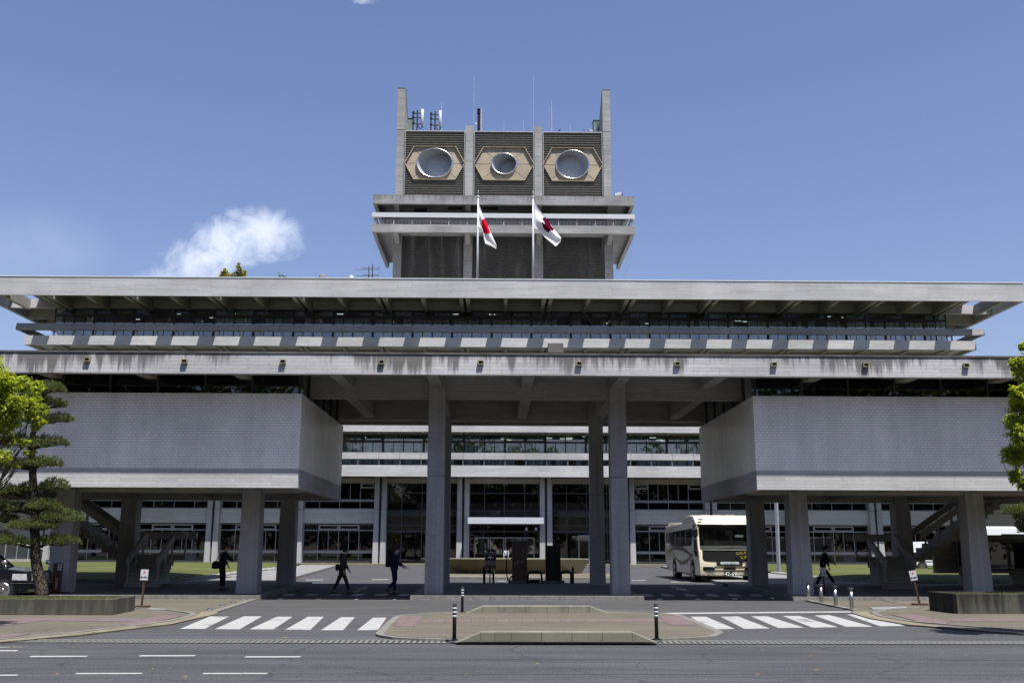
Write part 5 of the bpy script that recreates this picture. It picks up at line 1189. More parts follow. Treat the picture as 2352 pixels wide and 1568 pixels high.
# woman striding on the right
p = gr(1893, 1347.5, .154); o, w, P0, L, k = person('person with tied hair, black shirt and white shoes striding right under the right wing', tuple(p), .0, 1.66, ((-20, 8, -2), (36, 6, 14)), ((4, 10, .0), (38, 22, -.02)), 12, 22, (dk, dk, wsh), 'bun', .12, shirt=True)
q = world_pt(o, w[1]); ph = thing('phone', 'small phone in the forward hand of the person with tied hair', 'phone', q); mb = MB(); mb.xf = Matrix.Rotation(R(-20), 4, 'Y'); mb.box(-.004, .004, -.03, .03, -.07, .06); part('case', mb, M['horn'], ph); mb = MB(); mb.xf = Matrix.Rotation(R(-20), 4, 'Y'); mb.box(-.006, -.0045, -.026, .026, -.06, .05); part('screen', mb, M['frame'], ph)
# guard before the entrance
q = at(1162.5, 1257, 88.5); zg = gz(90)+.14
person('guard in a white shirt and dark cap standing before the entrance doors', (q.x, 88.9, gz(88.9)), -R(90), min(1.8, q.z-zg+.12), ((0, 0, 0), (1, 1, 0)), ((4, 6, .0), (4, 6, 0)), 0, 2, (cloth('white_shirt', (.5, .52, .55)), navy, blk), 'cap', .0, shirt=True)

# ------------------------------------------------------------------ cream coach
M['busscreen'] = glass('coach_screen', (.55, .60, .60), 1.6); M['dkseat'] = plain('blue_seat', (.05, .06, .12), .9, .1)
cream = plain('cream_paint', (.58, .53, .40), .22, .5, var=.03, nscale=.6); bglass = plain('coach_glass', (.012, .015, .016), .05, .6, var=.05); maroon = plain('maroon_stripe', (.045, .012, .014), .3, .5)
YF = 49.0
ex = lambda px, Y=YF: at(px, 1290, Y).x
ez = lambda py, Y=YF: at(1650, py, Y).z
xc = ex(1675.5); hw_ = xc-ex(1606.5); xl, xr = xc-hw_, xc+hw_; zg = gz(YF)
o = thing('coach', 'cream coach with maroon curves on its side parked behind the right porch columns', 'bus', (xc, YF+6, zg))
zt1 = ez(1183, YF+2.2); zt2 = zt1-.36; LB = 9.9
prof = [(YF+.02, ez(1322)), (YF-.02, ez(1300)), (YF+.05, ez(1285)), (YF+.12, ez(1262)), (YF+.5, ez(1204, YF+.5)), (YF+.75, ez(1198, YF+.7)), (YF+1.35, zt1-.06), (YF+2.2, zt1), (YF+3.4, zt1-.04), (YF+4.4, zt2+.02), (YF+LB-.3, zt2-.03), (YF+LB, zt2-.35), (YF+LB+.05, zg+1.2), (YF+LB-.3, zg+.55), (YF+7.8, zg+.38)]
bprof = prof[:4]+[(YF+1.5, ez(1262)-.02), (YF+1.5, ez(1204, YF+.5)+.02)]+prof[4:]
mb = MB(); mb.prism(bprof, xl, xr, 'x'); body = wpart('body', mb, cream, o); bevel(body, .13, 4)
for f_ in body.data.polygons: f_.use_smooth = True
# windscreen and black front panel, following the rake
def front(pts, dy, mat, name, par=o):
    def yy(z):
        for (y0, z0), (y1, z1) in zip(prof[:-1], prof[1:]):
            if z0 <= z <= z1 and z1 > z0: return y0+(y1-y0)*(z-z0)/(z1-z0)
        return prof[5][0]
    def bow(x): return .10*((x-xc)/hw_)**6
    mb = MB(); n = 14; rows = []
    zs = sorted(pts); 
    for z, xa, xb in pts: rows.append([(xa+(xb-xa)*j/n, yy(z)-dy+bow(xa+(xb-xa)*j/n), z) for j in range(n+1)])
    back = [[(p[0], p[1]+.05, p[2]) for p in r] for r in rows]
    mb.loft(rows, False, False); 
    m_ = len(rows); 
    for ra, rb in ((rows[0], back[0]), (rows[-1], back[-1])): mb.loft([ra, rb], False, False)
    for e_ in (0, n): mb.loft([[r[e_] for r in rows], [r[e_] for r in back]], False, False)
    return wpart(name, mb, mat, par)
zz = lambda a, b, n=5: [a+(b-a)*i/(n-1) for i in range(n)]
zwb, zwt = ez(1262, YF+.12), ez(1205, YF+.5)
front([(z, xl+.08, xr-.08) for z in zz(zwb+.03, zwt-.02)], .045, M['busscreen'], 'windscreen')
za_, zb_2 = zwb-.01, zwt+.05
wpart('cab_back', MB().box(xl+.03, xr-.03, YF+1.44, YF+1.49, za_, zb_2), M['frame'], o)
wpart('dashboard', MB().prism([(YF+.22, za_+.0), (YF+.24, za_+.12), (YF+.6, za_+.2), (YF+.8, za_+.0)], xl+.1, xr-.1, 'x'), M['kerb'], o)
mb = MB(); mb.tube([(xl+.75+.25*math.cos(k*.524), YF+.62+.1*math.sin(k*.524), za_+.33+.2*math.sin(k*.524)) for k in range(13)], .022, 6); wpart('steering_wheel', mb, M['rubber'], o)
for x_, w_2, h_2, mt in ((xl+.75, .5, .95, 'rubber'), (xc+.1, .42, .62, 'curtain'), (xc+.75, .42, .62, 'curtain'), (xc-.35, .3, .5, 'dkseat')): wpart('seat', MB().box(x_-w_2/2, x_+w_2/2, YF+1.15, YF+1.4, za_+.05, za_+.1+h_2), M[mt], o, .05)
for x_ in (xl+.62, xc-.5, xc+.35): wpart('painted_window_glow', MB().box(x_-.16, x_+.16, YF+1.40, YF+1.438, zb_2-.75, zb_2-.3), M['horn'], o)  # pale panels painted as daylight from the windows behind
for s_ in (-1, 1):
    a_ = xl if s_ < 0 else xr; wpart('front_pillar', MB().prism([(YF+.16, za_), (YF+.42, za_), (YF+.78, zb_2), (YF+.53, zb_2)], a_-s_*.10, a_+s_*.002, 'x'), cream, o)
    wpart('cab_side_glass', MB().add([(a_-s_*.03, YF+.4, za_), (a_-s_*.03, YF+1.5, za_), (a_-s_*.03, YF+1.5, zb_2), (a_-s_*.03, YF+.75, zb_2)], [(0, 1, 2, 3)]), M['busscreen'], o)
zb0 = ez(1287)
front([(z, xl+.10+.25*max(0, (zwb-z)/(zwb-zb0)-.5), xr-.10-.25*max(0, (zwb-z)/(zwb-zb0)-.5)) for z in zz(zb0, zwb-.01)], .05, M['black'], 'front_panel')
front([(z, xl+.35, xr-.35) for z in zz(zwb-.035, zwb-.01, 2)], .075, M['chrome'], 'trim_strip')
front([(z, xc-.62, xc+.62) for z in zz(ez(1297.5), ez(1287.6), 3)], .055, M['black'], 'grille_panel')
pl = front([(z, xc-.45, xc+.45) for z in zz(ez(1295), ez(1289.5), 3)], .075, plain('name_plate', (.30, .36, .36), .5, .3), 'name_plate')
q = text('lettering', 'yasaka', .21, M['ink'], pl, (0, 0, 0)); q.location = Vector((xc, YF-.10, (ez(1295)+ez(1289.5))/2-.03))
gold = plain('gold_print', (.35, .25, .03), .5, .4)
for s_, dx_, dz_ in (('GALA', .55, .36), ('SUPER', .78, .17)):
    q = text('lettering', s_, .2, gold, o, (0, 0, 0), (R(90), -R(8), 0)); q.location = Vector((xc+dx_, YF-.09, zb0+dz_))-o.location
front([(z, xc-.28, xc+.28) for z in zz(ez(1306.5), ez(1302), 3)], .04, M['black'], 'air_intake')
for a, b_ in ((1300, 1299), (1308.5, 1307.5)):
    front([(z, xc-.75, xc+.75) for z in zz(ez(a), ez(b_), 2)], .03, plain('cream_shadow_line', (.30, .25, .16), .5, .3), 'bumper_shade_line')  # groove shadow painted as darker cream strips across the bumper
pl = front([(z, xc-.27, xc+.27) for z in zz(ez(1322), ez(1312), 3)], .05, plain('plate_green', (.008, .03, .018), .5, .3), 'number_plate')
q = text('lettering', '42-69', .25, M['letter'], pl, (0, 0, 0)); q.location = Vector((xc+.02, YF-.085, ez(1317.5)))
for s_ in (-1, 1):
    front([(ez(1309.5), xc+s_*(hw_-.12), xc+s_*(hw_-.72)), (ez(1305), xc+s_*(hw_-.10), xc+s_*(hw_-.72)), (ez(1301), xc+s_*(hw_-.08), xc+s_*(hw_-.62))], .05, bglass, 'headlight')
    for dx_ in (.15, .38, .6):
        xx = xc+s_*(hw_-.08-dx_); wpart('fog_lamp', MB().prism([(xx+.07*math.cos(k*.6), ez(1315)+.07*math.sin(k*.6)) for k in range(11)], YF-.03+.12*(abs(xx-xc)/hw_)**4, YF+.2), M['galv'], o)
    wpart('marker_lamp', MB().box(xc+s_*(hw_-.25)-.09, xc+s_*(hw_-.25)+.09, YF+.60, YF+.75, ez(1197, YF+.7)+.06, ez(1197, YF+.7)+.14), M['galv'], o)
for s_ in (-1, 1): wpart('wiper', MB().tube([(xc+s_*.15-.3, YF+.02, zwb+.05), (xc+s_*.15+.45, YF+.06, zwb+.12)], .012, 5), M['rubber'], o)
mb = MB(); mb.tube([(xl+.15, YF+.55, ez(1203, YF)), (xl-.2, YF+.1, ez(1206, YF)), (xl-.16, YF+.05, ez(1213, YF))], .03, 6); mr = wpart('mirror_arm', mb, M['black'], o)
wpart('mirror', MB().box(xl-.28, xl-.02, YF-.02, YF+.14, ez(1232), ez(1213)), M['black'], o, .04)
wpart('card', MB().box(xc+.45, xc+.85, YF+.55, YF+.56, ez(1233), ez(1227)), M['white'], o)
# left side: window band, stripes, hatches, wheels
def side(pts, mat, name, dx_=.012, par=o): return wpart(name, MB().prism(pts, xl-dx_, xl+.05, 'x'), mat, par)
zb, zt_ = ez(1253, YF+1), ez(1207, YF+1.2)-.12
wn_ = side([(YF+1.9, zb), (YF+LB-.55, zb), (YF+LB-.4, zb+.4), (YF+LB-.5, zt_-.12), (YF+1.7, zt_), (YF+1.5, zb+.6)], bglass, 'side_window')
for k in range(1, 5): wpart('pillar', MB().box(xl-.018, xl-.008, YF+1.6+k*1.5, YF+1.66+k*1.5, zb+.02, zt_-.13), M['black'], wn_)
for k, a in ((1, .3), (2, .25), (3, .4)):
    wpart('window_curtain', MB().box(xl-.0165, xl-.0125, YF+1.7+k*1.5, YF+1.7+k*1.5+a, zb+.05, zt_-.2), plain('grey_curtain', (.10, .11, .11), .9, .1), wn_)
side([(YF+.35, ez(1278)), (YF+1.0, ez(1278)), (YF+1.35, ez(1263)), (YF+.42, ez(1263))], bglass, 'driver_window')
def arc(f_, y0, y1, n, w): 
    up_ = [(y0+(y1-y0)*i/n, f_(i/n)+w*.5*math.sin(math.pi*min(1, i/n+.1))) for i in range(n+1)]; dn = [(y0+(y1-y0)*i/n, f_(i/n)-w*.5*math.sin(math.pi*min(1, i/n+.1))-.01) for i in range(n+1)]; return up_+dn[::-1]
za = zg+1.25
side(arc(lambda t_: za-.2+.62*math.sin(math.pi*(.08+.8*t_)), YF+1.6, YF+LB-.1, 18, .22), maroon, 'stripe', .011)
side(arc(lambda t_: za+.25-.72*math.sin(math.pi*(.06+.82*t_))+.2*t_, YF+1.6, YF+LB-2.4, 18, .16), maroon, 'stripe', .0125)
for yw in (YF+1.75, YF+6.9):
    mb = MB(); mb.prism([(yw+.62*math.cos(k*.262), zg+.52+.62*math.sin(k*.262)) for k in range(24)], xl-.008, xl+.3, 'x'); wpart('wheel_arch', mb, M['black'], o)
    for sx in (xl+.02, xr-.30):
        mb = MB(); mb.prism([(yw+.5*math.cos(k*.262), zg+.5+.5*math.sin(k*.262)) for k in range(24)], sx-.03, sx+.28, 'x'); tw = wpart('wheel', mb, M['rubber'], o, .03)
        if sx < xc:
            mb = MB(); mb.prism([(yw+.3*math.cos(k*.314), zg+.5+.3*math.sin(k*.314)) for k in range(20)], sx-.05, sx, 'x'); mb.prism([(yw+.12*math.cos(k*.628), zg+.5+.12*math.sin(k*.628)) for k in range(10)], sx-.10, sx-.05, 'x'); wpart('rim', mb, M['steel'], tw)
for k in range(3): side([(YF+2.9+k*1.1, zg+.75), (YF+3.05+k*1.1, zg+.75), (YF+3.05+k*1.1, zg+.92), (YF+2.9+k*1.1, zg+.92)], M['black'], 'hatch_latch')
side([(YF+.6, zg+1.02), (YF+LB, zg+1.02), (YF+LB, zg+1.035), (YF+.6, zg+1.035)], plain('seam', (.2, .17, .12), .6, .3), 'body_seam', .010)
q = text('lettering', 'yasaka', .24, gold, o, (0, 0, 0), (R(90), 0, -R(90))); q.location = Vector((xl-.012, YF+LB-1.6, zb-.28))-o.location
mb = MB(); mb.tube([(xl+.15, YF+5.4, zt2+.02), (xl+.15, YF+LB-.9, zt2+.10), (xl+.2, YF+LB-.4, zt2-.02)], .05, 6); wpart('roof_rail', mb, cream, o)
for k in range(3): wpart('roof_hatch', MB().box(xc-.9+k*.62, xc-.45+k*.62, YF+2.0, YF+2.6, zt1-.01, zt1+.015), cream, o, .008)
# ------------------------------------------------------------------ white bus far right
Y2 = 62.0; xa = at(2235, 1250, Y2).x; zr = at(2300, 1208.5, Y2).z; zg = gz(Y2)+.1
o = thing('white_bus', 'white bus parked far behind the display case under the right wing', 'bus', (xa+5, Y2, zg))
b = wpart('body', MB().box(xa, xa+10.5, Y2, Y2+2.5, zg+.45, zr), plain('white_paint', (.75, .76, .78), .25, .5, var=.03), o, .12)
wpart('side_window', MB().box(xa+1.8, xa+10, Y2-.012, Y2+.02, zg+1.55, zr-.45), bglass, o)
for k in range(3): wpart('roof_hatch', MB().box(xa+4.5+k*2.2, xa+5.6+k*2.2, Y2+.3, Y2+1.5, zr-.01, zr+.06), M['white'], o, .02)
for yw in (xa+2, xa+8.2): wpart('wheel', MB().prism([(yw+.45*math.cos(k*.262), zg+.45+.45*math.sin(k*.262)) for k in range(24)], Y2-.01, Y2+.3, 'y'), M['rubber'], o)

Y3 = 66.0; zg = gz(Y3)+.15; xa = at(2088, 1270, Y3).x; xb = at(2215, 1270, Y3).x; zr = at(2110, 1243.5, Y3).z
o = thing('white_van', 'low white van with a red cross on its side seen beneath the right staircase', 'van', ((xa+xb)/2, Y3, zg))
b = wpart('body', MB().prism([(xa, zg+.35), (xb, zg+.35), (xb, zr-.1), (xb-.15, zr), (xa+.9, zr), (xa+.15, zg+1.05), (xa, zg+.95)], Y3, Y3+1.8, 'y'), plain('van_paint', (.72, .73, .75), .25, .5, var=.03), o, .06)
wpart('side_window', MB().prism([(xa+.45, zg+1.1), (xb-.2, zg+1.1), (xb-.2, zr-.18), (xa+1.0, zr-.18)], Y3-.01, Y3+.02, 'y'), bglass, o)
q = at(2128, 1281, Y3); mb = MB(); mb.box(q.x-.2, q.x+.2, Y3-.012, Y3+.0, q.z+.07, q.z+.2); mb.box(q.x-.065, q.x+.065, Y3-.014, Y3-.001, q.z-.06, q.z+.33); wpart('red_cross', mb, M['red'], o)
wpart('caption_strip', MB().box(q.x-.35, q.x+.35, Y3-.008, Y3-.001, q.z-.28, q.z-.18), M['galv'], o)
for xw in (xa+.8, xb-.8):
    tw = wpart('wheel', MB().prism([(xw+.33*math.cos(k*.262), zg+.33+.33*math.sin(k*.262)) for k in range(24)], Y3-.015, Y3+.2, 'y'), M['rubber'], o); wpart('rim', MB().prism([(xw+.2*math.cos(k*.314), zg+.33+.2*math.sin(k*.314)) for k in range(20)], Y3-.03, Y3-.014, 'y'), M['steel'], tw)

# ------------------------------------------------------------------ black saloon at the left edge
cpaint = plain('black_paint', (.006, .007, .010), .08, .6, var=.02); cpaint.node_tree.nodes['Principled BSDF'].inputs['Specular IOR Level'].default_value = .35
YCAR = 33.0; wc = at(5.5, 1355.5, YCAR); xf = at(85, 1350, YCAR+.6).x; zg = .03; s_ = (wc.z-zg)/.30
o = thing('black_saloon', 'glossy black saloon car with chrome fender mirrors behind the left planter', 'car', (wc.x-1.2, YCAR+.8, zg))
X = lambda a: wc.x+a*s_; Z = lambda a: zg+a*s_; fo = (xf-wc.x)/s_
yA, yB = YCAR, YCAR+1.68*s_
prof = [(X(-3.75), Z(.32)), (X(fo-.1), Z(.22)), (X(fo), Z(.34)), (X(fo), Z(.52)), (X(fo-.05), Z(.56)), (X(fo-.06), Z(.78)), (X(fo-.12), Z(.86)), (X(-.45), Z(.99)), (X(-2.6), Z(.99)), (X(-3.7), Z(.95)), (X(-3.8), Z(.6))]
b = wpart('body', MB().prism(prof, yA, yB, 'y'), cpaint, o); bevel(b, .06, 3)
mb = MB(); cab = [(-.40, .97), (-1.05, 1.43), (-1.3, 1.48), (-2.3, 1.47), (-2.95, .98)]
mb.loft([[(X(x), yA+dy, Z(z)) for x, z in cab] for dy in (.10,)]+[[(X(x*.97-.04), yA+.2, Z(z)) for x, z in cab]]+[[(X(x*.97-.04), yB-.2, Z(z)) for x, z in cab]]+[[(X(x), yB-.1, Z(z)) for x, z in cab]]); wpart('cabin', mb, cpaint, o, .03)
wpart('side_window', MB().prism([(X(-.58), Z(1.0)), (X(-1.08), Z(1.38)), (X(-2.25), Z(1.42)), (X(-2.75), Z(1.0))], yA+.085, yA+.105, 'y'), bglass, o)
mb = MB(); mb.add([(X(-.37), yA+.25, Z(.985)), (X(-.37), yB-.25, Z(.985)), (X(-1.03), yB-.3, Z(1.44)), (X(-1.03), yA+.3, Z(1.44))], [(0, 1, 2, 3)]); wpart('windscreen', mb, bglass, o)
for xw in (0, -2.7):
    mb = MB(); mb.prism([(X(xw+.37*math.cos(k*.262)), Z(.31+.37*math.sin(k*.262))) for k in range(24)], yA-.004, yA+.2, 'y'); wpart('wheel_arch', mb, M['black'], o)
    for yw in (yA-.0, yB-.2):
        mb = MB(); mb.prism([(X(xw+.315*math.cos(k*.2618)), Z(.31+.315*math.sin(k*.2618))) for k in range(24)], yw-.012, yw+.2, 'y'); w_ = wpart('wheel', mb, M['rubber'], o, .02)
        if yw < YCAR+.5:
            mb = MB(); mb.lathe([(.20*s_, 0), (.225*s_, .015), (.215*s_, .025), (.19*s_, .012)], (0, 0, 0), 24); 
            for k in range(5):
                a = k*1.2566+.3; 
                for da in (-.16, .16): mb.loft([[(r_*math.cos(a+da*f2)*s_, r_*math.sin(a+da*f2)*s_, 0.006), (r_*math.cos(a+da*f2+wd)*s_, r_*math.sin(a+da*f2+wd)*s_, 0.006), (r_*math.cos(a+da*f2+wd)*s_, r_*math.sin(a+da*f2+wd)*s_, 0.022), (r_*math.cos(a+da*f2)*s_, r_*math.sin(a+da*f2)*s_, 0.022)] for r_, f2, wd in ((.05, .3, .5), (.20, 1.3, .14))])
            mb.lathe([(0, .005), (.06*s_, .008), (.05*s_, .03), (0, .034)], (0, 0, 0), 16)
            mm = Matrix.Translation((X(xw), yA-.014, Z(.31))) @ Matrix.Rotation(R(90), 4, 'X'); mb.v = [tuple(mm @ Vector(v)) for v in mb.v]; wpart('rim', mb, M['chrome'], w_)
hl = wpart('headlight', MB().loft([[(X(fo-.07), yA-.006, Z(.60)), (X(fo-.52), yA-.006, Z(.60)), (X(fo-.52), yA-.006, Z(.79)), (X(fo-.10), yA-.006, Z(.79))], [(X(fo-.045), yA+.35, Z(.60)), (X(fo-.4), yA+.35, Z(.60)), (X(fo-.4), yA+.35, Z(.79)), (X(fo-.05), yA+.35, Z(.79))]]), plain('lamp_glass', (.42, .43, .43), .08, .6, var=.25, nscale=9), o)
wpart('indicator', MB().box(X(fo-.50), X(fo-.33), yA-.011, yA-.004, Z(.62), Z(.77)), plain('clear_lens', (.5, .47, .45), .1, .5, var=.3, nscale=12), hl)
wpart('grille', MB().box(X(fo-.05), X(fo+.005), yA+.42, yB-.42, Z(.58), Z(.80)), M['frame'], o)
wpart('trim_strip', MB().box(X(fo-.75), X(fo+.012), yA-.012, yB+.012, Z(.505), Z(.522)), M['chrome'], o)
wpart('side_trim', MB().box(X(-.42), X(-2.6), yA-.008, yA+.0, Z(.985), Z(1.0)), M['chrome'], o)
wpart('fog_lamp', MB().loft([[(X(fo-.03), yA+.1, Z(.32)), (X(fo-.28), yA-.006, Z(.30)), (X(fo-.20), yA-.006, Z(.38)), (X(fo-.03), yA+.1, Z(.41))], [(X(fo-.06), yA+.3, Z(.32)), (X(fo-.3), yA+.2, Z(.30)), (X(fo-.22), yA+.2, Z(.38)), (X(fo-.06), yA+.3, Z(.41))]]), M['beige'], o)
for yy_, xx_ in ((yA+.08, -.02), (yB-.08, .62)):
    mb = MB(); mb.sm = True; mb.tube([(X(xx_+.02), yy_, Z(.90)), (X(xx_), yy_, Z(1.06))], .022, 8); mb.ell((X(xx_-.04), yy_, Z(1.12)), .09*s_, .07, .075*s_, 12, 8); wpart('fender_mirror', mb, M['chrome'], o)

# ------------------------------------------------------------------ trees
def leaves(mb, clumps, n, size, r_, droop=.3, flat=1.0):
    tot = sum(c[1]**2 for c in clumps)
    for c, rad, *rest in clumps:
        sq = rest[0] if rest else flat; m = int(n*rad*rad/tot)
        subs = []
        for _ in range(max(5, int(m/22))):
            while True:
                v = Vector((r_.uniform(-1, 1), r_.uniform(-1, 1), r_.uniform(-1, 1)))
                if .12 < v.length < 1: break
            v *= (.45+.55*r_.random())/max(v.length, .5); subs.append(Vector(c)+Vector((v.x*rad, v.y*rad, v.z*rad*sq)))
        for i in range(m):
            s0 = subs[r_.randrange(len(subs))]; p = s0+Vector((r_.gauss(0, 1), r_.gauss(0, 1), r_.gauss(0, .8)))*rad*.13
            a = r_.uniform(0, 6.283); tl = r_.uniform(-.9, .5)-droop; d_ = Vector((math.cos(a)*math.cos(tl), math.sin(a)*math.cos(tl), math.sin(tl))); sd = d_.cross(Vector((r_.uniform(-.4, .4), r_.uniform(-.4, .4), 1))).normalized(); nn = sd.cross(d_)
            l = size*r_.uniform(.6, 1.25); w = l*.27
            mb.add([p, p+d_*l*.5+sd*w+nn*l*.06, p+d_*l, p+d_*l*.5-sd*w+nn*l*.06], [(0, 1, 2), (0, 2, 3)])
def limb(mb, a, b_, r0_, r1_, r_, bend=.12, n=5, sides=7):
    a, b_ = Vector(a), Vector(b_); l = (b_-a).length; o1 = Vector((r_.gauss(0, 1), r_.gauss(0, 1), r_.gauss(0, .6)))*l*bend
    pts = [a.lerp(b_, i/n)+o1*math.sin(math.pi*i/n)*.6+Vector((r_.gauss(0, 1), r_.gauss(0, 1), 0))*l*.015*(0 < i < n) for i in range(n+1)]; mb.tube(pts, [r0_+(r1_-r0_)*i/n for i in range(n+1)], sides); return pts
barkc = plain('grey_bark', (.085, .07, .055), .95, .1, var=.35, nscale=12)
def broadleaf(name, label, base, clumps, n, size, mat, seed, trunk_r=.16, fork=.45, cat='tree', group=None, droop=.3):
    r_ = random.Random(seed); o = thing(name, label, cat, base, 0, group); base = Vector(base)
    c = sum((Vector(q[0])*q[1] for q in clumps), Vector())/sum(q[1] for q in clumps); top = base.lerp(Vector((c.x, c.y, c.z)), fork); top.x = base.x+(c.x-base.x)*fork*.5; top.y = base.y+(c.y-base.y)*fork*.5
    mb = MB(); mb.sm = True; limb(mb, base-Vector((0, 0, .1)), top, trunk_r, trunk_r*.7, r_, .05, 6, 10)
    for q in clumps:
        e = Vector(q[0]); pts = limb(mb, top, e, trunk_r*.42, trunk_r*.10, r_, .14)
        for _ in range(3): limb(mb, pts[3], e+Vector((r_.gauss(0, 1), r_.gauss(0, 1), r_.gauss(0, .8)))*q[1]*.6, trunk_r*.13, trunk_r*.04, r_, .15, 4, 5)
    wpart('trunk', mb, barkc, o)
    mb = MB(); mb.fix = False; leaves(mb, clumps, n, size, r_, droop); wpart('crown', mb, mat, o); return o
def W(px, py, Y, r_px): p = at(px, py, Y); return (p, r_px/FPX*Y*1.05)
LT = [(12, 880, 30), (48, 882, 24), (78, 897, 22), (30, 925, 34), (72, 930, 26), (94, 940, 15), (20, 962, 30), (85, 968, 16), (12, 1003, 22), (52, 1012, 12), (68, 1036, 11), (10, 1048, 16), (40, 1066, 8), (14, 1070, 11), (-40, 870, 60), (-50, 950, 70), (-110, 880, 60), (-120, 980, 60), (-60, 1050, 40), (-180, 920, 50)]
broadleaf('camphor_tree', 'fresh light green leafy tree at the left edge in front of the pine', (at(-130, 1300, 21.5).x, 21.5, .02), [W(x, y, 21.5+((i*37) % 11-5)*.12, r) for i, (x, y, r) in enumerate(LT)], 30000, .085, M['leaf'], 5, .065)
RT = [(2347, 792, 11), (2338, 835, 18), (2350, 850, 24), (2346, 905, 26), (2336, 930, 20), (2332, 965, 22), (2352, 990, 34), (2325, 1042, 22), (2345, 1040, 34), (2333, 1090, 16), (2350, 1105, 16), (2400, 820, 45), (2410, 920, 60), (2410, 1040, 55), (2480, 880, 50), (2490, 1010, 50)]
broadleaf('camphor_tree', 'light green leafy tree at the right edge in front of the tiled wing', (at(2500, 1300, 20.3).x, 20.3, .02), [W(x, y, 20.3+((i*37) % 11-5)*.12, r) for i, (x, y, r) in enumerate(RT)], 32000, .085, M['leaf'], 9, .065)
# pines: bent trunk, flat pads of needle tufts
def pine(label, base, path, pads, Y, seed, r0_, tuft=26):
    r_ = random.Random(seed); o = thing('pine_tree', label, 'tree', base)
    mb = MB(); mb.sm = True
    P = [at(x, y, Y) for x, y in path]; n = len(P); rs = [r0_*(1-.72*i/(n-1)) for i in range(n)]; rs[0] *= 1.15
    fine = []; fr_ = []
    for i in range(n-1):
        for k in range(4): fine.append(P[i].lerp(P[i+1], k/4)+Vector((r_.gauss(0, .008), r_.gauss(0, .012), 0))); fr_.append(rs[i]+(rs[i+1]-rs[i])*k/4)
    fine.append(P[-1]); fr_.append(rs[-1]); fine[0].z -= .12; mb.tube(fine, fr_, 12)
    nd = MB(); nd.fix = False
    for px, py, rw, rh in pads:
        c = at(px, py, Y+r_.uniform(-.25, .25)); rx = rw*1.12/FPX*Y*1.03; rz = rh*1.3/FPX*Y*1.03; ry = rx*.75
        a = min(fine, key=lambda q: abs(q.z-(c.z-rz*.9))+.15*abs(q.x-c.x))
        pts = limb(mb, a, c+Vector((0, 0, -rz*.35)), .05, .02, r_, .10)
        for k in range(5):
            e = c+Vector((rx*math.cos(k*1.26+px)*.75, ry*math.sin(k*1.26+px)*.75, -rz*.35)); limb(mb, pts[3], e, .022, .008, r_, .12, 4, 5)
        m = int(tuft*rx*ry*66)+60
        for _ in range(m):
            u, v = r_.uniform(-1, 1), r_.uniform(-1, 1)
            if u*u+v*v > 1: continue
            hgt = (1-u*u-v*v)**.5; t_ = r_.random()
            p = c+Vector((rx*u, ry*v, rz*(-.45+1.25*hgt*t_)+r_.gauss(0, .02)))
            ax = Vector((u*.5, v*.5, .75+.4*t_)).normalized()+Vector((r_.gauss(0, .25), r_.gauss(0, .25), 0)); ax.normalize()
            for k in range(12):
                dr = (ax+Vector((r_.gauss(0, .6), r_.gauss(0, .6), r_.gauss(0, .35)))).normalized(); l = r_.uniform(.07, .125); sd = dr.cross(Vector((r_.gauss(0, 1), r_.gauss(0, 1), r_.gauss(0, 1)))).normalized()*.0062
                nd.add([p-sd, p+sd, p+dr*l], [(0, 1, 2)])
    wpart('trunk', mb, M['bark'], o); wpart('crown', nd, M['needle'], o); return o
YP = 28.2; pb = at(99, 1366, YP)
pine('pine with layered flat pads of needles and a curved trunk in the left planter', (pb.x, YP, ZPL-.04), [(99, 1368), (88, 1322), (80.6, 1273), (79.7, 1212), (79.5, 1152), (75, 1088), (73, 1040), (75.8, 997), (82, 965), (92, 920), (104, 892)],
     [(112, 890, 32, 15), (126, 927, 27, 13), (88, 915, 24, 12), (138, 961, 26, 11), (85, 962, 36, 12), (112, 1014, 38, 13), (70, 1020, 30, 11), (42, 1004, 18, 11), (100, 1062, 38, 13), (40, 1066, 38, 12), (124, 1114, 31, 14), (18, 1126, 34, 15), (60, 1120, 24, 12), (34, 1166, 34, 13), (100, 1160, 34, 14), (140, 1185, 44, 17), (75, 1206, 48, 11), (32, 1243, 36, 10), (134, 1240, 42, 11), (10, 1190, 28, 12), (-30, 1150, 40, 18), (-30, 1050, 40, 15), (-20, 1230, 40, 12)], YP, 21, .155)
pb = at(2460, 1366, 28.5)
pine('pine reaching in at the right edge above the dark planter', (pb.x, 28.5, ZPR-.04), [(2460, 1368), (2452, 1300), (2445, 1240), (2450, 1180), (2440, 1120), (2430, 1060)],
     [(2338, 1172, 28, 12), (2372, 1165, 30, 12), (2350, 1203, 17, 11), (2385, 1205, 36, 13), (2345, 1186, 16, 8), (2450, 1110, 70, 18), (2440, 1050, 55, 18), (2480, 1240, 60, 16), (2350, 1218, 10, 7)], 28.5, 22, .15)
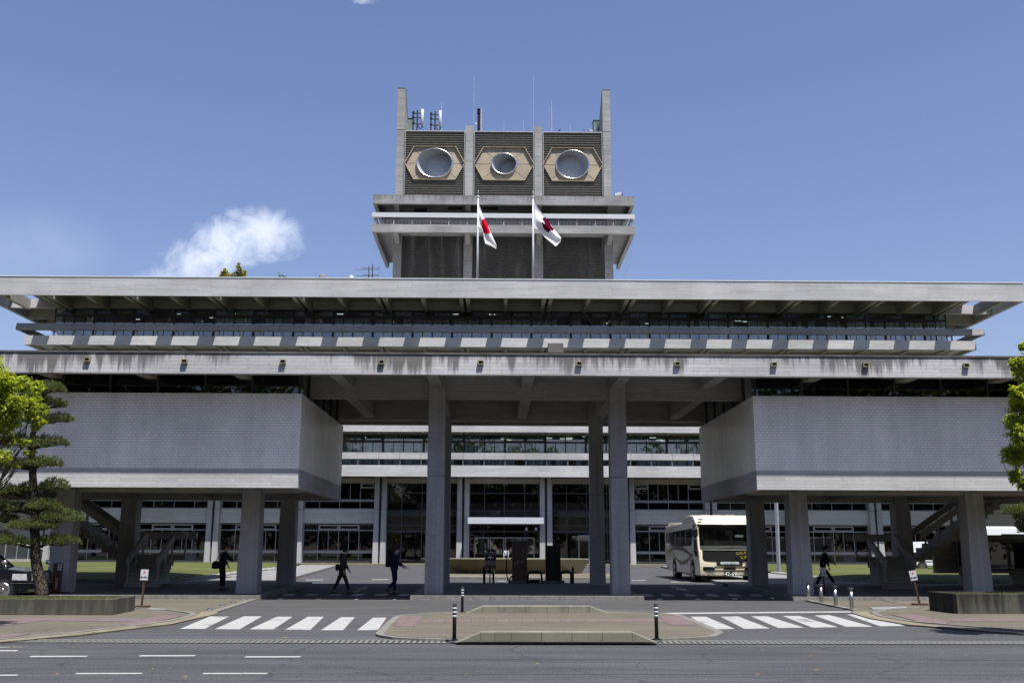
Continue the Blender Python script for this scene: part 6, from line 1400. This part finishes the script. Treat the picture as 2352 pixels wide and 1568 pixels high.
# crowns peeping over the long roof
def roofplant(label, px, py, rx, Y, n, mat, seed, hgt=1.0):
    c = at(px, py, Y); base = (c.x, Y, 25.36); rr = rx/FPX*Y*1.05
    cl = [((c.x+dx*rr, Y+dy*rr, c.z+dz*rr*hgt), rr*k) for dx, dy, dz, k in ((0, 0, .1, .62), (-.45, .1, -.35, .55), (.45, -.1, -.4, .55), (0, .3, -.75, .6), (-.1, -.2, .6, .4))]
    return broadleaf('roof_tree', label, base, cl, n, .22, mat, seed, .10, .4, group='small trees on the long roof')
roofplant('taller pointed olive green crown showing above the long roof', 553, 625, 21, 93, 1500, M['leaf2'], 31, .95)
roofplant('lower rounded olive green crown showing above the long roof, left of the pointed one', 518, 631, 18, 93, 1200, M['leaf2'], 32, .6)
o = broadleaf('roof_shrub', 'thin green twig leaning over the edge of the long roof', (at(652, 638, 90).x, 90, 25.36), [(tuple(at(643, 630, 90)), .22), (tuple(at(650, 635, 90)), .25), (tuple(at(658, 637, 90)), .22)], 160, .14, M['leaf3'], 33, .03, .4, 'shrub')
# park trees across the road behind the viewpoint (seen mirrored in the glass)
tr0 = None
for i in range(34):
    x = -120+i*7.3+rnd.uniform(-2, 2); y = -29+rnd.uniform(-6, 3)
    lab = 'dark green park tree across the road behind the viewpoint'
    if tr0 is None:
        r_ = random.Random(77); cl = [((x+r_.gauss(0, 2.4), y+r_.gauss(0, 1.6), 9.0+r_.uniform(-6.2, 7.0)), r_.uniform(2.0, 3.4)) for _ in range(16)]
        tr0 = broadleaf('park_tree', lab, (x, y, 0), cl, 9000, .6, M['leaf3'], 78, .28, .4, group='park trees across the road')
    else: dup(tr0, (x, y, 0), rz=rnd.uniform(0, 6.28), scale=(rnd.uniform(1.25, 1.65),)*3)

r_ = random.Random(91); broadleaf('park_tree', 'light green young camphor across the road, mirrored in the entrance doors', (.6, -21, 0), [((.6+r_.gauss(0, 1.0), -21+r_.gauss(0, .7), 2.6+r_.uniform(-1.2, 2.6)), r_.uniform(.8, 1.3)) for _ in range(9)], 5000, .28, M['leaf'], 92, .12, .4)
# ------------------------------------------------------------------ flags on the roof edge
YFL = 88.0
C7 = lambda x, y: ((1800+x/3.92)/1.7415, (750+y/3.92)/1.7415)
def flagpole(label, top, bot):
    a, b_ = at(*C7(*bot), YFL), at(*C7(*top), YFL)
    o = thing('flagpole', label, 'flagpole', (a.x, YFL, 25.38), group='flagpoles on the roof edge'); mb = MB(); mb.sm = True
    mb.tube([(a.x, YFL, 25.38), (a.x, YFL, 29), (a.x, YFL, b_.z)], [.11, .09, .06], 12); wpart('pole', mb, M['cap'], o)
    mb = MB(); mb.sm = True; mb.ell((a.x, YFL, b_.z+.1), .12, .12, .12); mb.tube([(a.x, YFL, b_.z+.1), (a.x, YFL, b_.z+.75)], [.02, .01], 5); wpart('finial', mb, M['cap'], o)
    wpart('base_plate', MB().box(a.x-.2, a.x+.2, YFL-.2, YFL+.2, 25.382, 25.42), M['galv'], o); return a.x
fx1 = flagpole('white pole carrying the flag with the bright red disc', (433, 160), (428, 1430)); fx2 = flagpole('white pole carrying the flag with the maroon emblem', (1305, 168), (1303, 1430))
def inpoly(x, y, P):
    c = False
    for i in range(len(P)):
        a, b_ = P[i], P[i-1]
        if (a[1] > y) != (b_[1] > y) and x < (b_[0]-a[0])*(y-a[1])/(b_[1]-a[1])+a[0]: c = not c
    return c
def lerp_path(P, t_):
    t_ *= len(P)-1; i = min(int(t_), len(P)-2); f_ = t_-i; return (P[i][0]+(P[i+1][0]-P[i][0])*f_, P[i][1]+(P[i+1][1]-P[i][1])*f_)
def flag(label, top, bot, emblem, mat, folds, x0):
    o = thing('flag', label, 'flag', (x0, YFL, at(*C7(*bot[0]), YFL).z), group='flags flying on the roof edge')
    nu, nv = 46, 26; V, px_ = [], []
    for i in range(nu+1):
        for j in range(nv+1):
            u, v = i/nu, j/nv; a, b_ = lerp_path(top, u), lerp_path(bot, u); x, y = a[0]+(b_[0]-a[0])*v, a[1]+(b_[1]-a[1])*v
            dep = folds[0]*math.sin(v*folds[1]*math.pi+u*3)*min(1, u*3)+.9*u*math.sin(u*2.2)+.15*math.sin(u*9+v*4); p = at(*C7(x, y), YFL-.02-.3*u+dep*.5); V.append(tuple(p)); px_.append((x, y))
    W_, E_ = MB(), MB()
    for i in range(nu):
        for j in range(nv):
            q = (i*(nv+1)+j, (i+1)*(nv+1)+j, (i+1)*(nv+1)+j+1, i*(nv+1)+j+1); cx = sum(px_[k][0] for k in q)/4; cy = sum(px_[k][1] for k in q)/4
            (E_ if inpoly(cx, cy, emblem) else W_).f.append(q)
    for mb, mt, nm in ((W_, flagw, 'cloth'), (E_, mat, 'emblem')):
        used = sorted({k for f_ in mb.f for k in f_}); mp = {k: n_ for n_, k in enumerate(used)}; mb.v = [V[k] for k in used]; mb.f = [tuple(mp[k] for k in f_) for f_ in mb.f]; mb.mi = [0]*len(mb.f); mb.smooth = [True]*len(mb.f); mb.fix = False; wpart(nm, mb, mt, o)
def flagmat(name, c):
    t = NT(name); d1 = t.n('ShaderNodeBsdfDiffuse', {'Color': (*c, 1)}); d2 = t.n('ShaderNodeBsdfTranslucent', {'Color': (*c, 1)}); mx = t.n('ShaderNodeMixShader', {0: .35, 1: d1.outputs[0], 2: d2.outputs[0]}); t.t.links.new(mx.outputs[0], t.out.inputs[0]); return t.m
flagw = flagmat('white_bunting', (.72, .72, .74))
flag('white flag with a bright red disc hanging from the left pole', [(440, 215), (490, 350), (545, 490), (600, 610), (660, 750), (727, 900)], [(440, 620), (488, 635), (508, 670), (520, 710), (535, 800), (552, 885), (640, 920), (725, 965)],
     [(545, 490), (515, 492), (494, 512), (497, 560), (508, 640), (520, 700), (540, 720), (580, 727), (637, 722), (605, 630), (580, 560), (560, 510)], flagmat('red_bunting', (.62, .008, .03)), (.5, 3.0), fx1)
flag('white flag with a dark maroon emblem flying from the right pole', [(1320, 225), (1400, 345), (1495, 463), (1570, 560), (1625, 645), (1690, 720), (1742, 792)], [(1315, 637), (1345, 642), (1400, 680), (1425, 710), (1500, 790), (1600, 872), (1660, 925), (1735, 845)],
     [(1497, 464), (1450, 480), (1455, 510), (1480, 545), (1487, 575), (1455, 540), (1447, 525), (1442, 570), (1458, 620), (1480, 660), (1515, 690), (1548, 706), (1585, 672), (1620, 686), (1626, 650), (1600, 615), (1560, 550)], flagmat('maroon_bunting', (.10, .004, .02)), (.4, 2.6), fx2)
# ------------------------------------------------------------------ masts and aerials on the tower
TA = 99.5
def mast(label, cx, y0, y1, r=.035, Y=TA, cat='aerial', name='lightning_rod', tip=None, group=None, band=True):
    a, b_ = at(*T(cx, y1), Y), at(*T(cx, y0), Y); o = thing(name, label, cat, (a.x, Y, 44.5), 0, group)
    mb = MB(); mb.tube([(a.x, Y, 44.48), (a.x, Y, b_.z*.5+44.5*.5), (a.x, Y, b_.z)], [r, r*.9, r*.55], 7); wpart('mast', mb, M['galv'], o); wpart('foot', MB().box(a.x-.12, a.x+.12, Y-.12, Y+.12, 44.5, 44.6), M['galv'], o)
    if tip: wpart('head', tip(a.x, Y, b_.z), M['cap'], o)
    return o
mast('tallest thin rod on the tower beside the left inner pillar', 849, 8, 420, .05)
mast('tallest thin rod on the tower beside the right inner pillar', 1307, 12, 420, .05)
mast('medium grey rod right of the two dark aerial clusters', 601, 215, 420, .07)
mast('medium grey mast in the right bay of the tower roof', 1446, 190, 430, .07); mast('thinner rod standing close beside the medium grey mast', 1433, 230, 430, .025)
mast('short rod just left of the left inner pillar', 786, 365, 420, .03); mast('short dark rod in the middle of the tower roof', 1081, 360, 427, .04); mast('short dark rod in the right bay of the tower roof', 1588, 378, 432, .04)
mast('short rod with a white lamp at its foot on the middle bay', 1230, 350, 428, .045, tip=lambda x, y, z: MB().ell((x, y-.05, 44.95), .13, .13, .2))
mast('small rod with a pale diamond plate beside the dark twin tubes', 869, 372, 420, .03, tip=lambda x, y, z: MB().prism([(x-.14, z), (x, z-.16), (x+.14, z), (x, z+.16)], y-.03, y))
a, b_ = at(*T(888, 420), TA), at(*T(888, 266), TA); o = thing('aerial_tubes', 'dark and grey upright tubes beside the left inner pillar', 'aerial', (a.x, TA, 44.5))
mb = MB(); mb.tube([(a.x, TA, 44.48), (a.x, TA, b_.z)], .14, 9); mb.tube([(a.x, TA, b_.z-.5), (a.x, TA, b_.z-.15)], .19, 9); mb.tube([(a.x, TA, b_.z), (a.x, TA, b_.z+.06)], .2, 9); wpart('dark_tube', mb, M['black'], o); x2 = at(*T(907, 300), TA).x; wpart('grey_tube', MB().tube([(x2, TA, 44.48), (x2, TA, b_.z+.05)], .13, 9), M['galv'], o)
def cluster(label, cx, y0):
    a = at(*T(cx, 420), TA); z1 = at(*T(cx, y0), TA).z; o = thing('cell_aerial', label, 'aerial', (a.x, TA, 44.5), 0, 'mobile phone aerials on the tower')
    mb = MB(); mb.tube([(a.x-.25, TA, 44.48), (a.x-.25, TA, z1-.05)], .075, 7); wpart('mast', mb, M['dkgrey'], o)
    mb = MB(); mb.tube([(a.x+.18, TA, 44.48), (a.x+.18, TA, z1+.05)], .085, 7); wpart('mast', mb, M['dkgrey'], o)
    for z in (z1-.3, z1-.8, z1-1.5): wpart('clamp', MB().box(a.x-.38, a.x+.65, TA-.06, TA+.06, z-.05, z+.05), M['dkgrey'], o); wpart('clamp', MB().box(a.x-.36, a.x-.14, TA-.14, TA+.14, z+.1, z+.24), M['dkgrey'], o)
    mb = MB(); mb.sm = True; mb.tube([(a.x+.72, TA-.1, z1-1.7), (a.x+.72, TA-.1, z1-1.65), (a.x+.72, TA-.1, z1+.1), (a.x+.72, TA-.1, z1+.13)], [.1, .16, .16, .1], 10); wpart('panel_aerial', mb, M['white'], o)
    for k in range(3): wpart('cable', MB().tube([(a.x+.66+.05*k, TA-.1, z1-1.7), (a.x+.7+.05*k, TA-.1, z1-1.95), (a.x+.5, TA, z1-2.1), (a.x+.25, TA, z1-1.9+.2*k)], .022, 5), M['rubber'], o)
M['dkgrey'] = plain('dark_grey_metal', (.03, .033, .035), .5, .4)
cluster('aerial cluster with a white panel nearest the left roof fin', 404, 275); cluster('second aerial cluster with a shorter white panel, right of the first', 541, 285)
for lab, cx, y0, sx in (('green copper box beside the left roof fin', 358, 332, 1), ('green copper box beside the right roof fin', 1797, 348, -1)):
    a = at(*T(cx, 420), 101.2); z1 = at(*T(cx, y0), 101.2).z; o = thing('roof_box', lab, 'box', (a.x, 101.2, 44.5), 0, 'green boxes beside the roof fins'); wpart('housing', MB().box(a.x-.42, a.x+.42, 101.2, 102.4, 44.5, z1), M['copper'], o, .03); wpart('lid', MB().box(a.x-.48, a.x+.48, 101.14, 102.46, z1+.002, z1+.07), M['copper'], o)
a = at(*T(1740, 430), TA); o = thing('camera_mast', 'small cluster of thin aerials and a white lamp beside the right roof fin', 'aerial', (a.x, TA, 44.5))
mb = MB(); mb.tube([(a.x-.2, TA, 44.48), (a.x-.2, TA, 45.6)], .06, 6); wpart('mast', mb, M['dkgrey'], o); wpart('mast', MB().tube([(a.x+.75, TA, 44.48), (a.x+.75, TA, 46.6)], .07, 6), M['galv'], o)
wpart('arm', MB().tube([(a.x-.2, TA, 45.5), (a.x+.75, TA, 45.4)], .05, 6), M['galv'], o); wpart('whip', MB().tube([(a.x-.7, TA, 45.6), (a.x-.25, TA, 44.9)], .025, 5), M['dkgrey'], o); wpart('lamp', MB().ell((a.x+.75, TA-.1, 46.15), .15, .15, .2), M['white'], o)
# a bird on the parapet of the tower, camera on its slab
a = at(*T(1505, 428), 98.3); o = thing('bird', 'dark bird perched on the top edge of the right louvre bay', 'bird', (a.x, 98.25, 44.69)); mb = MB(); mb.sm = True; mb.ell((a.x, 98.25, 44.84), .10, .08, .14, 10, 7); mb.ell((a.x+.05, 98.25, 45.0), .06, .055, .06, 8, 6); mb.tube([(a.x+.1, 98.25, 45.0), (a.x+.17, 98.25, 44.98)], [.02, .004], 5); mb.tube([(a.x-.05, 98.25, 44.78), (a.x-.2, 98.25, 44.66)], [.04, .02], 5); wpart('body', mb, M['black'], o); wpart('legs', MB().tube([(a.x, 98.25, 44.75), (a.x, 98.25, 44.68)], .015, 4), M['dkgrey'], o)
a = at(*T(1945, 925), 96.5); o = thing('security_camera', 'white security camera on the right end of the tower slab', 'camera', (a.x, 96.5, 36.36)); wpart('mount', MB().box(a.x-.22, a.x+.22, 96.4, 96.6, 36.36, 36.7).box(a.x-.06, a.x+.06, 96.44, 96.56, 36.7, 37.0), M['cap'], o); mb = MB(); mb.xf = Matrix.Translation((a.x+.12, 96.5, 37.15)) @ Matrix.Rotation(R(-12), 4, 'Y'); mb.box(-.35, .35, -.2, .2, -.14, .16); wpart('housing', mb, M['white'], o, .03); mb = MB(); mb.xf = Matrix.Translation((a.x+.5, 96.5, 37.22)); mb.box(-.05, .08, -.14, .14, -.12, .1); wpart('lens', mb, M['black'], o)
wpart('cable', MB().tube([(a.x-.2, 96.5, 36.5), (a.x-.45, 96.5, 36.65), (a.x-.6, 96.5, 36.4)], .03, 5), M['rubber'], o)
# things on the long roof
YR_ = 96.0
def yagi(label, pxm, y0, els, dirx):
    a = at(pxm, 640, YR_); z1 = at(pxm, y0, YR_).z; o = thing('roof_aerial', label, 'aerial', (a.x, YR_, 25.38), 0, 'television aerials on the long roof'); wpart('mast', MB().tube([(a.x, YR_, 25.36), (a.x, YR_, z1)], .05, 6), M['dkgrey'], o)
    for py, xl_, xr_ in els:
        z = at(pxm, py, YR_).z; xa_, xb_ = at(xl_, py, YR_).x, at(xr_, py, YR_).x; wpart('boom', MB().tube([(xa_, YR_, z), (xb_, YR_, z)], .03, 5), M['dkgrey'], o); n = 6
        for k in range(n+1): x = xa_+(xb_-xa_)*k/n; wpart('element', MB().tube([(x, YR_-.4, z-.12), (x, YR_+.4, z+.12)], .018, 4), M['dkgrey'], o)
yagi('left television aerial on the long roof with two booms', 846.5, 612, ((619, 817, 870), (634, 819, 868)), 1)
yagi('right television aerial on the long roof with two booms', 855, 607, ((616, 833, 872), (631, 835, 872)), 1)
for lab, px, py, r_, mt in (('white dome on the long roof left of the television aerials', 807, 636, 5.5, M['white']), ('grey dome on the long roof left of the white dome', 741, 636, 9, M['kerb'])):
    c = at(px, py, 92); rr = r_/FPX*95; o = thing('roof_vent', lab, 'vent', (c.x, 92, 25.38)); mb = MB(); mb.sm = True; mb.lathe([(0, 0), (rr, 0), (rr, max(.2, c.z-25.4)), (rr*.85, c.z-25.4+rr*.45), (rr*.4, c.z-25.4+rr*.72), (0, c.z-25.4+rr*.8)], (c.x, 92, 25.38), 20); wpart('dome', mb, mt, o); wpart('collar', MB().lathe([(rr*1.05, 0), (rr*1.1, 0), (rr*1.1, .08), (rr*1.05, .08)], (c.x, 92, 25.38), 20), M['galv'], o)

# fence of the ramp at the far left
q0, q1 = at(-40, 1260, 88.6), at(98, 1260, 88.6); o = thing('ramp_fence', 'dark panel fence along a ramp behind the lawn at the far left', 'fence', ((q0.x+q1.x)/2, 88.6, .37))
z0, z1 = at(40, 1283, 88.6).z, at(40, 1247, 88.6).z; wpart('panel', MB().box(q0.x, q1.x, 88.6, 88.65, z0, z1-.08), M['frame'], o); wpart('rail', MB().tube([(q0.x, 88.6, z1), (q1.x-2, 88.6, z1), (q1.x, 88.6, z1-.5)], .05, 6), M['galv'], o); wpart('kerb', MB().box(q0.x, q1.x+1, 88.4, 88.9, .2, z0), M['conc_dark'], o)
for k in range(6): x = q0.x+(q1.x-q0.x)*k/5.2; wpart('post', MB().box(x-.03, x+.03, 88.56, 88.6, z0, z1), M['galv'], o)

r_ = random.Random(5); mb = MB(); mb.fix = False
for _ in range(90):
    p = gr(r_.uniform(0, 2352), r_.uniform(1395, 1560), .056); a = r_.uniform(0, 6.28); l = r_.uniform(.03, .055); d_ = Vector((math.cos(a), math.sin(a), .1))*l; sd = Vector((-math.sin(a), math.cos(a), .25))*l*.35
    mb.add([p-d_, p+sd, p+d_, p-sd], [(0, 1, 2), (0, 2, 3)])
o = link('leaf_litter', mb.mesh('leaf_litter', leaf_mat('dry_leaves', [(.16, .08, .02), (.22, .15, .05), (.10, .05, .02)], .1))); o['kind'] = 'stuff'; o['label'] = 'scattered dry leaves on the road and pavements'; o['category'] = 'leaves'
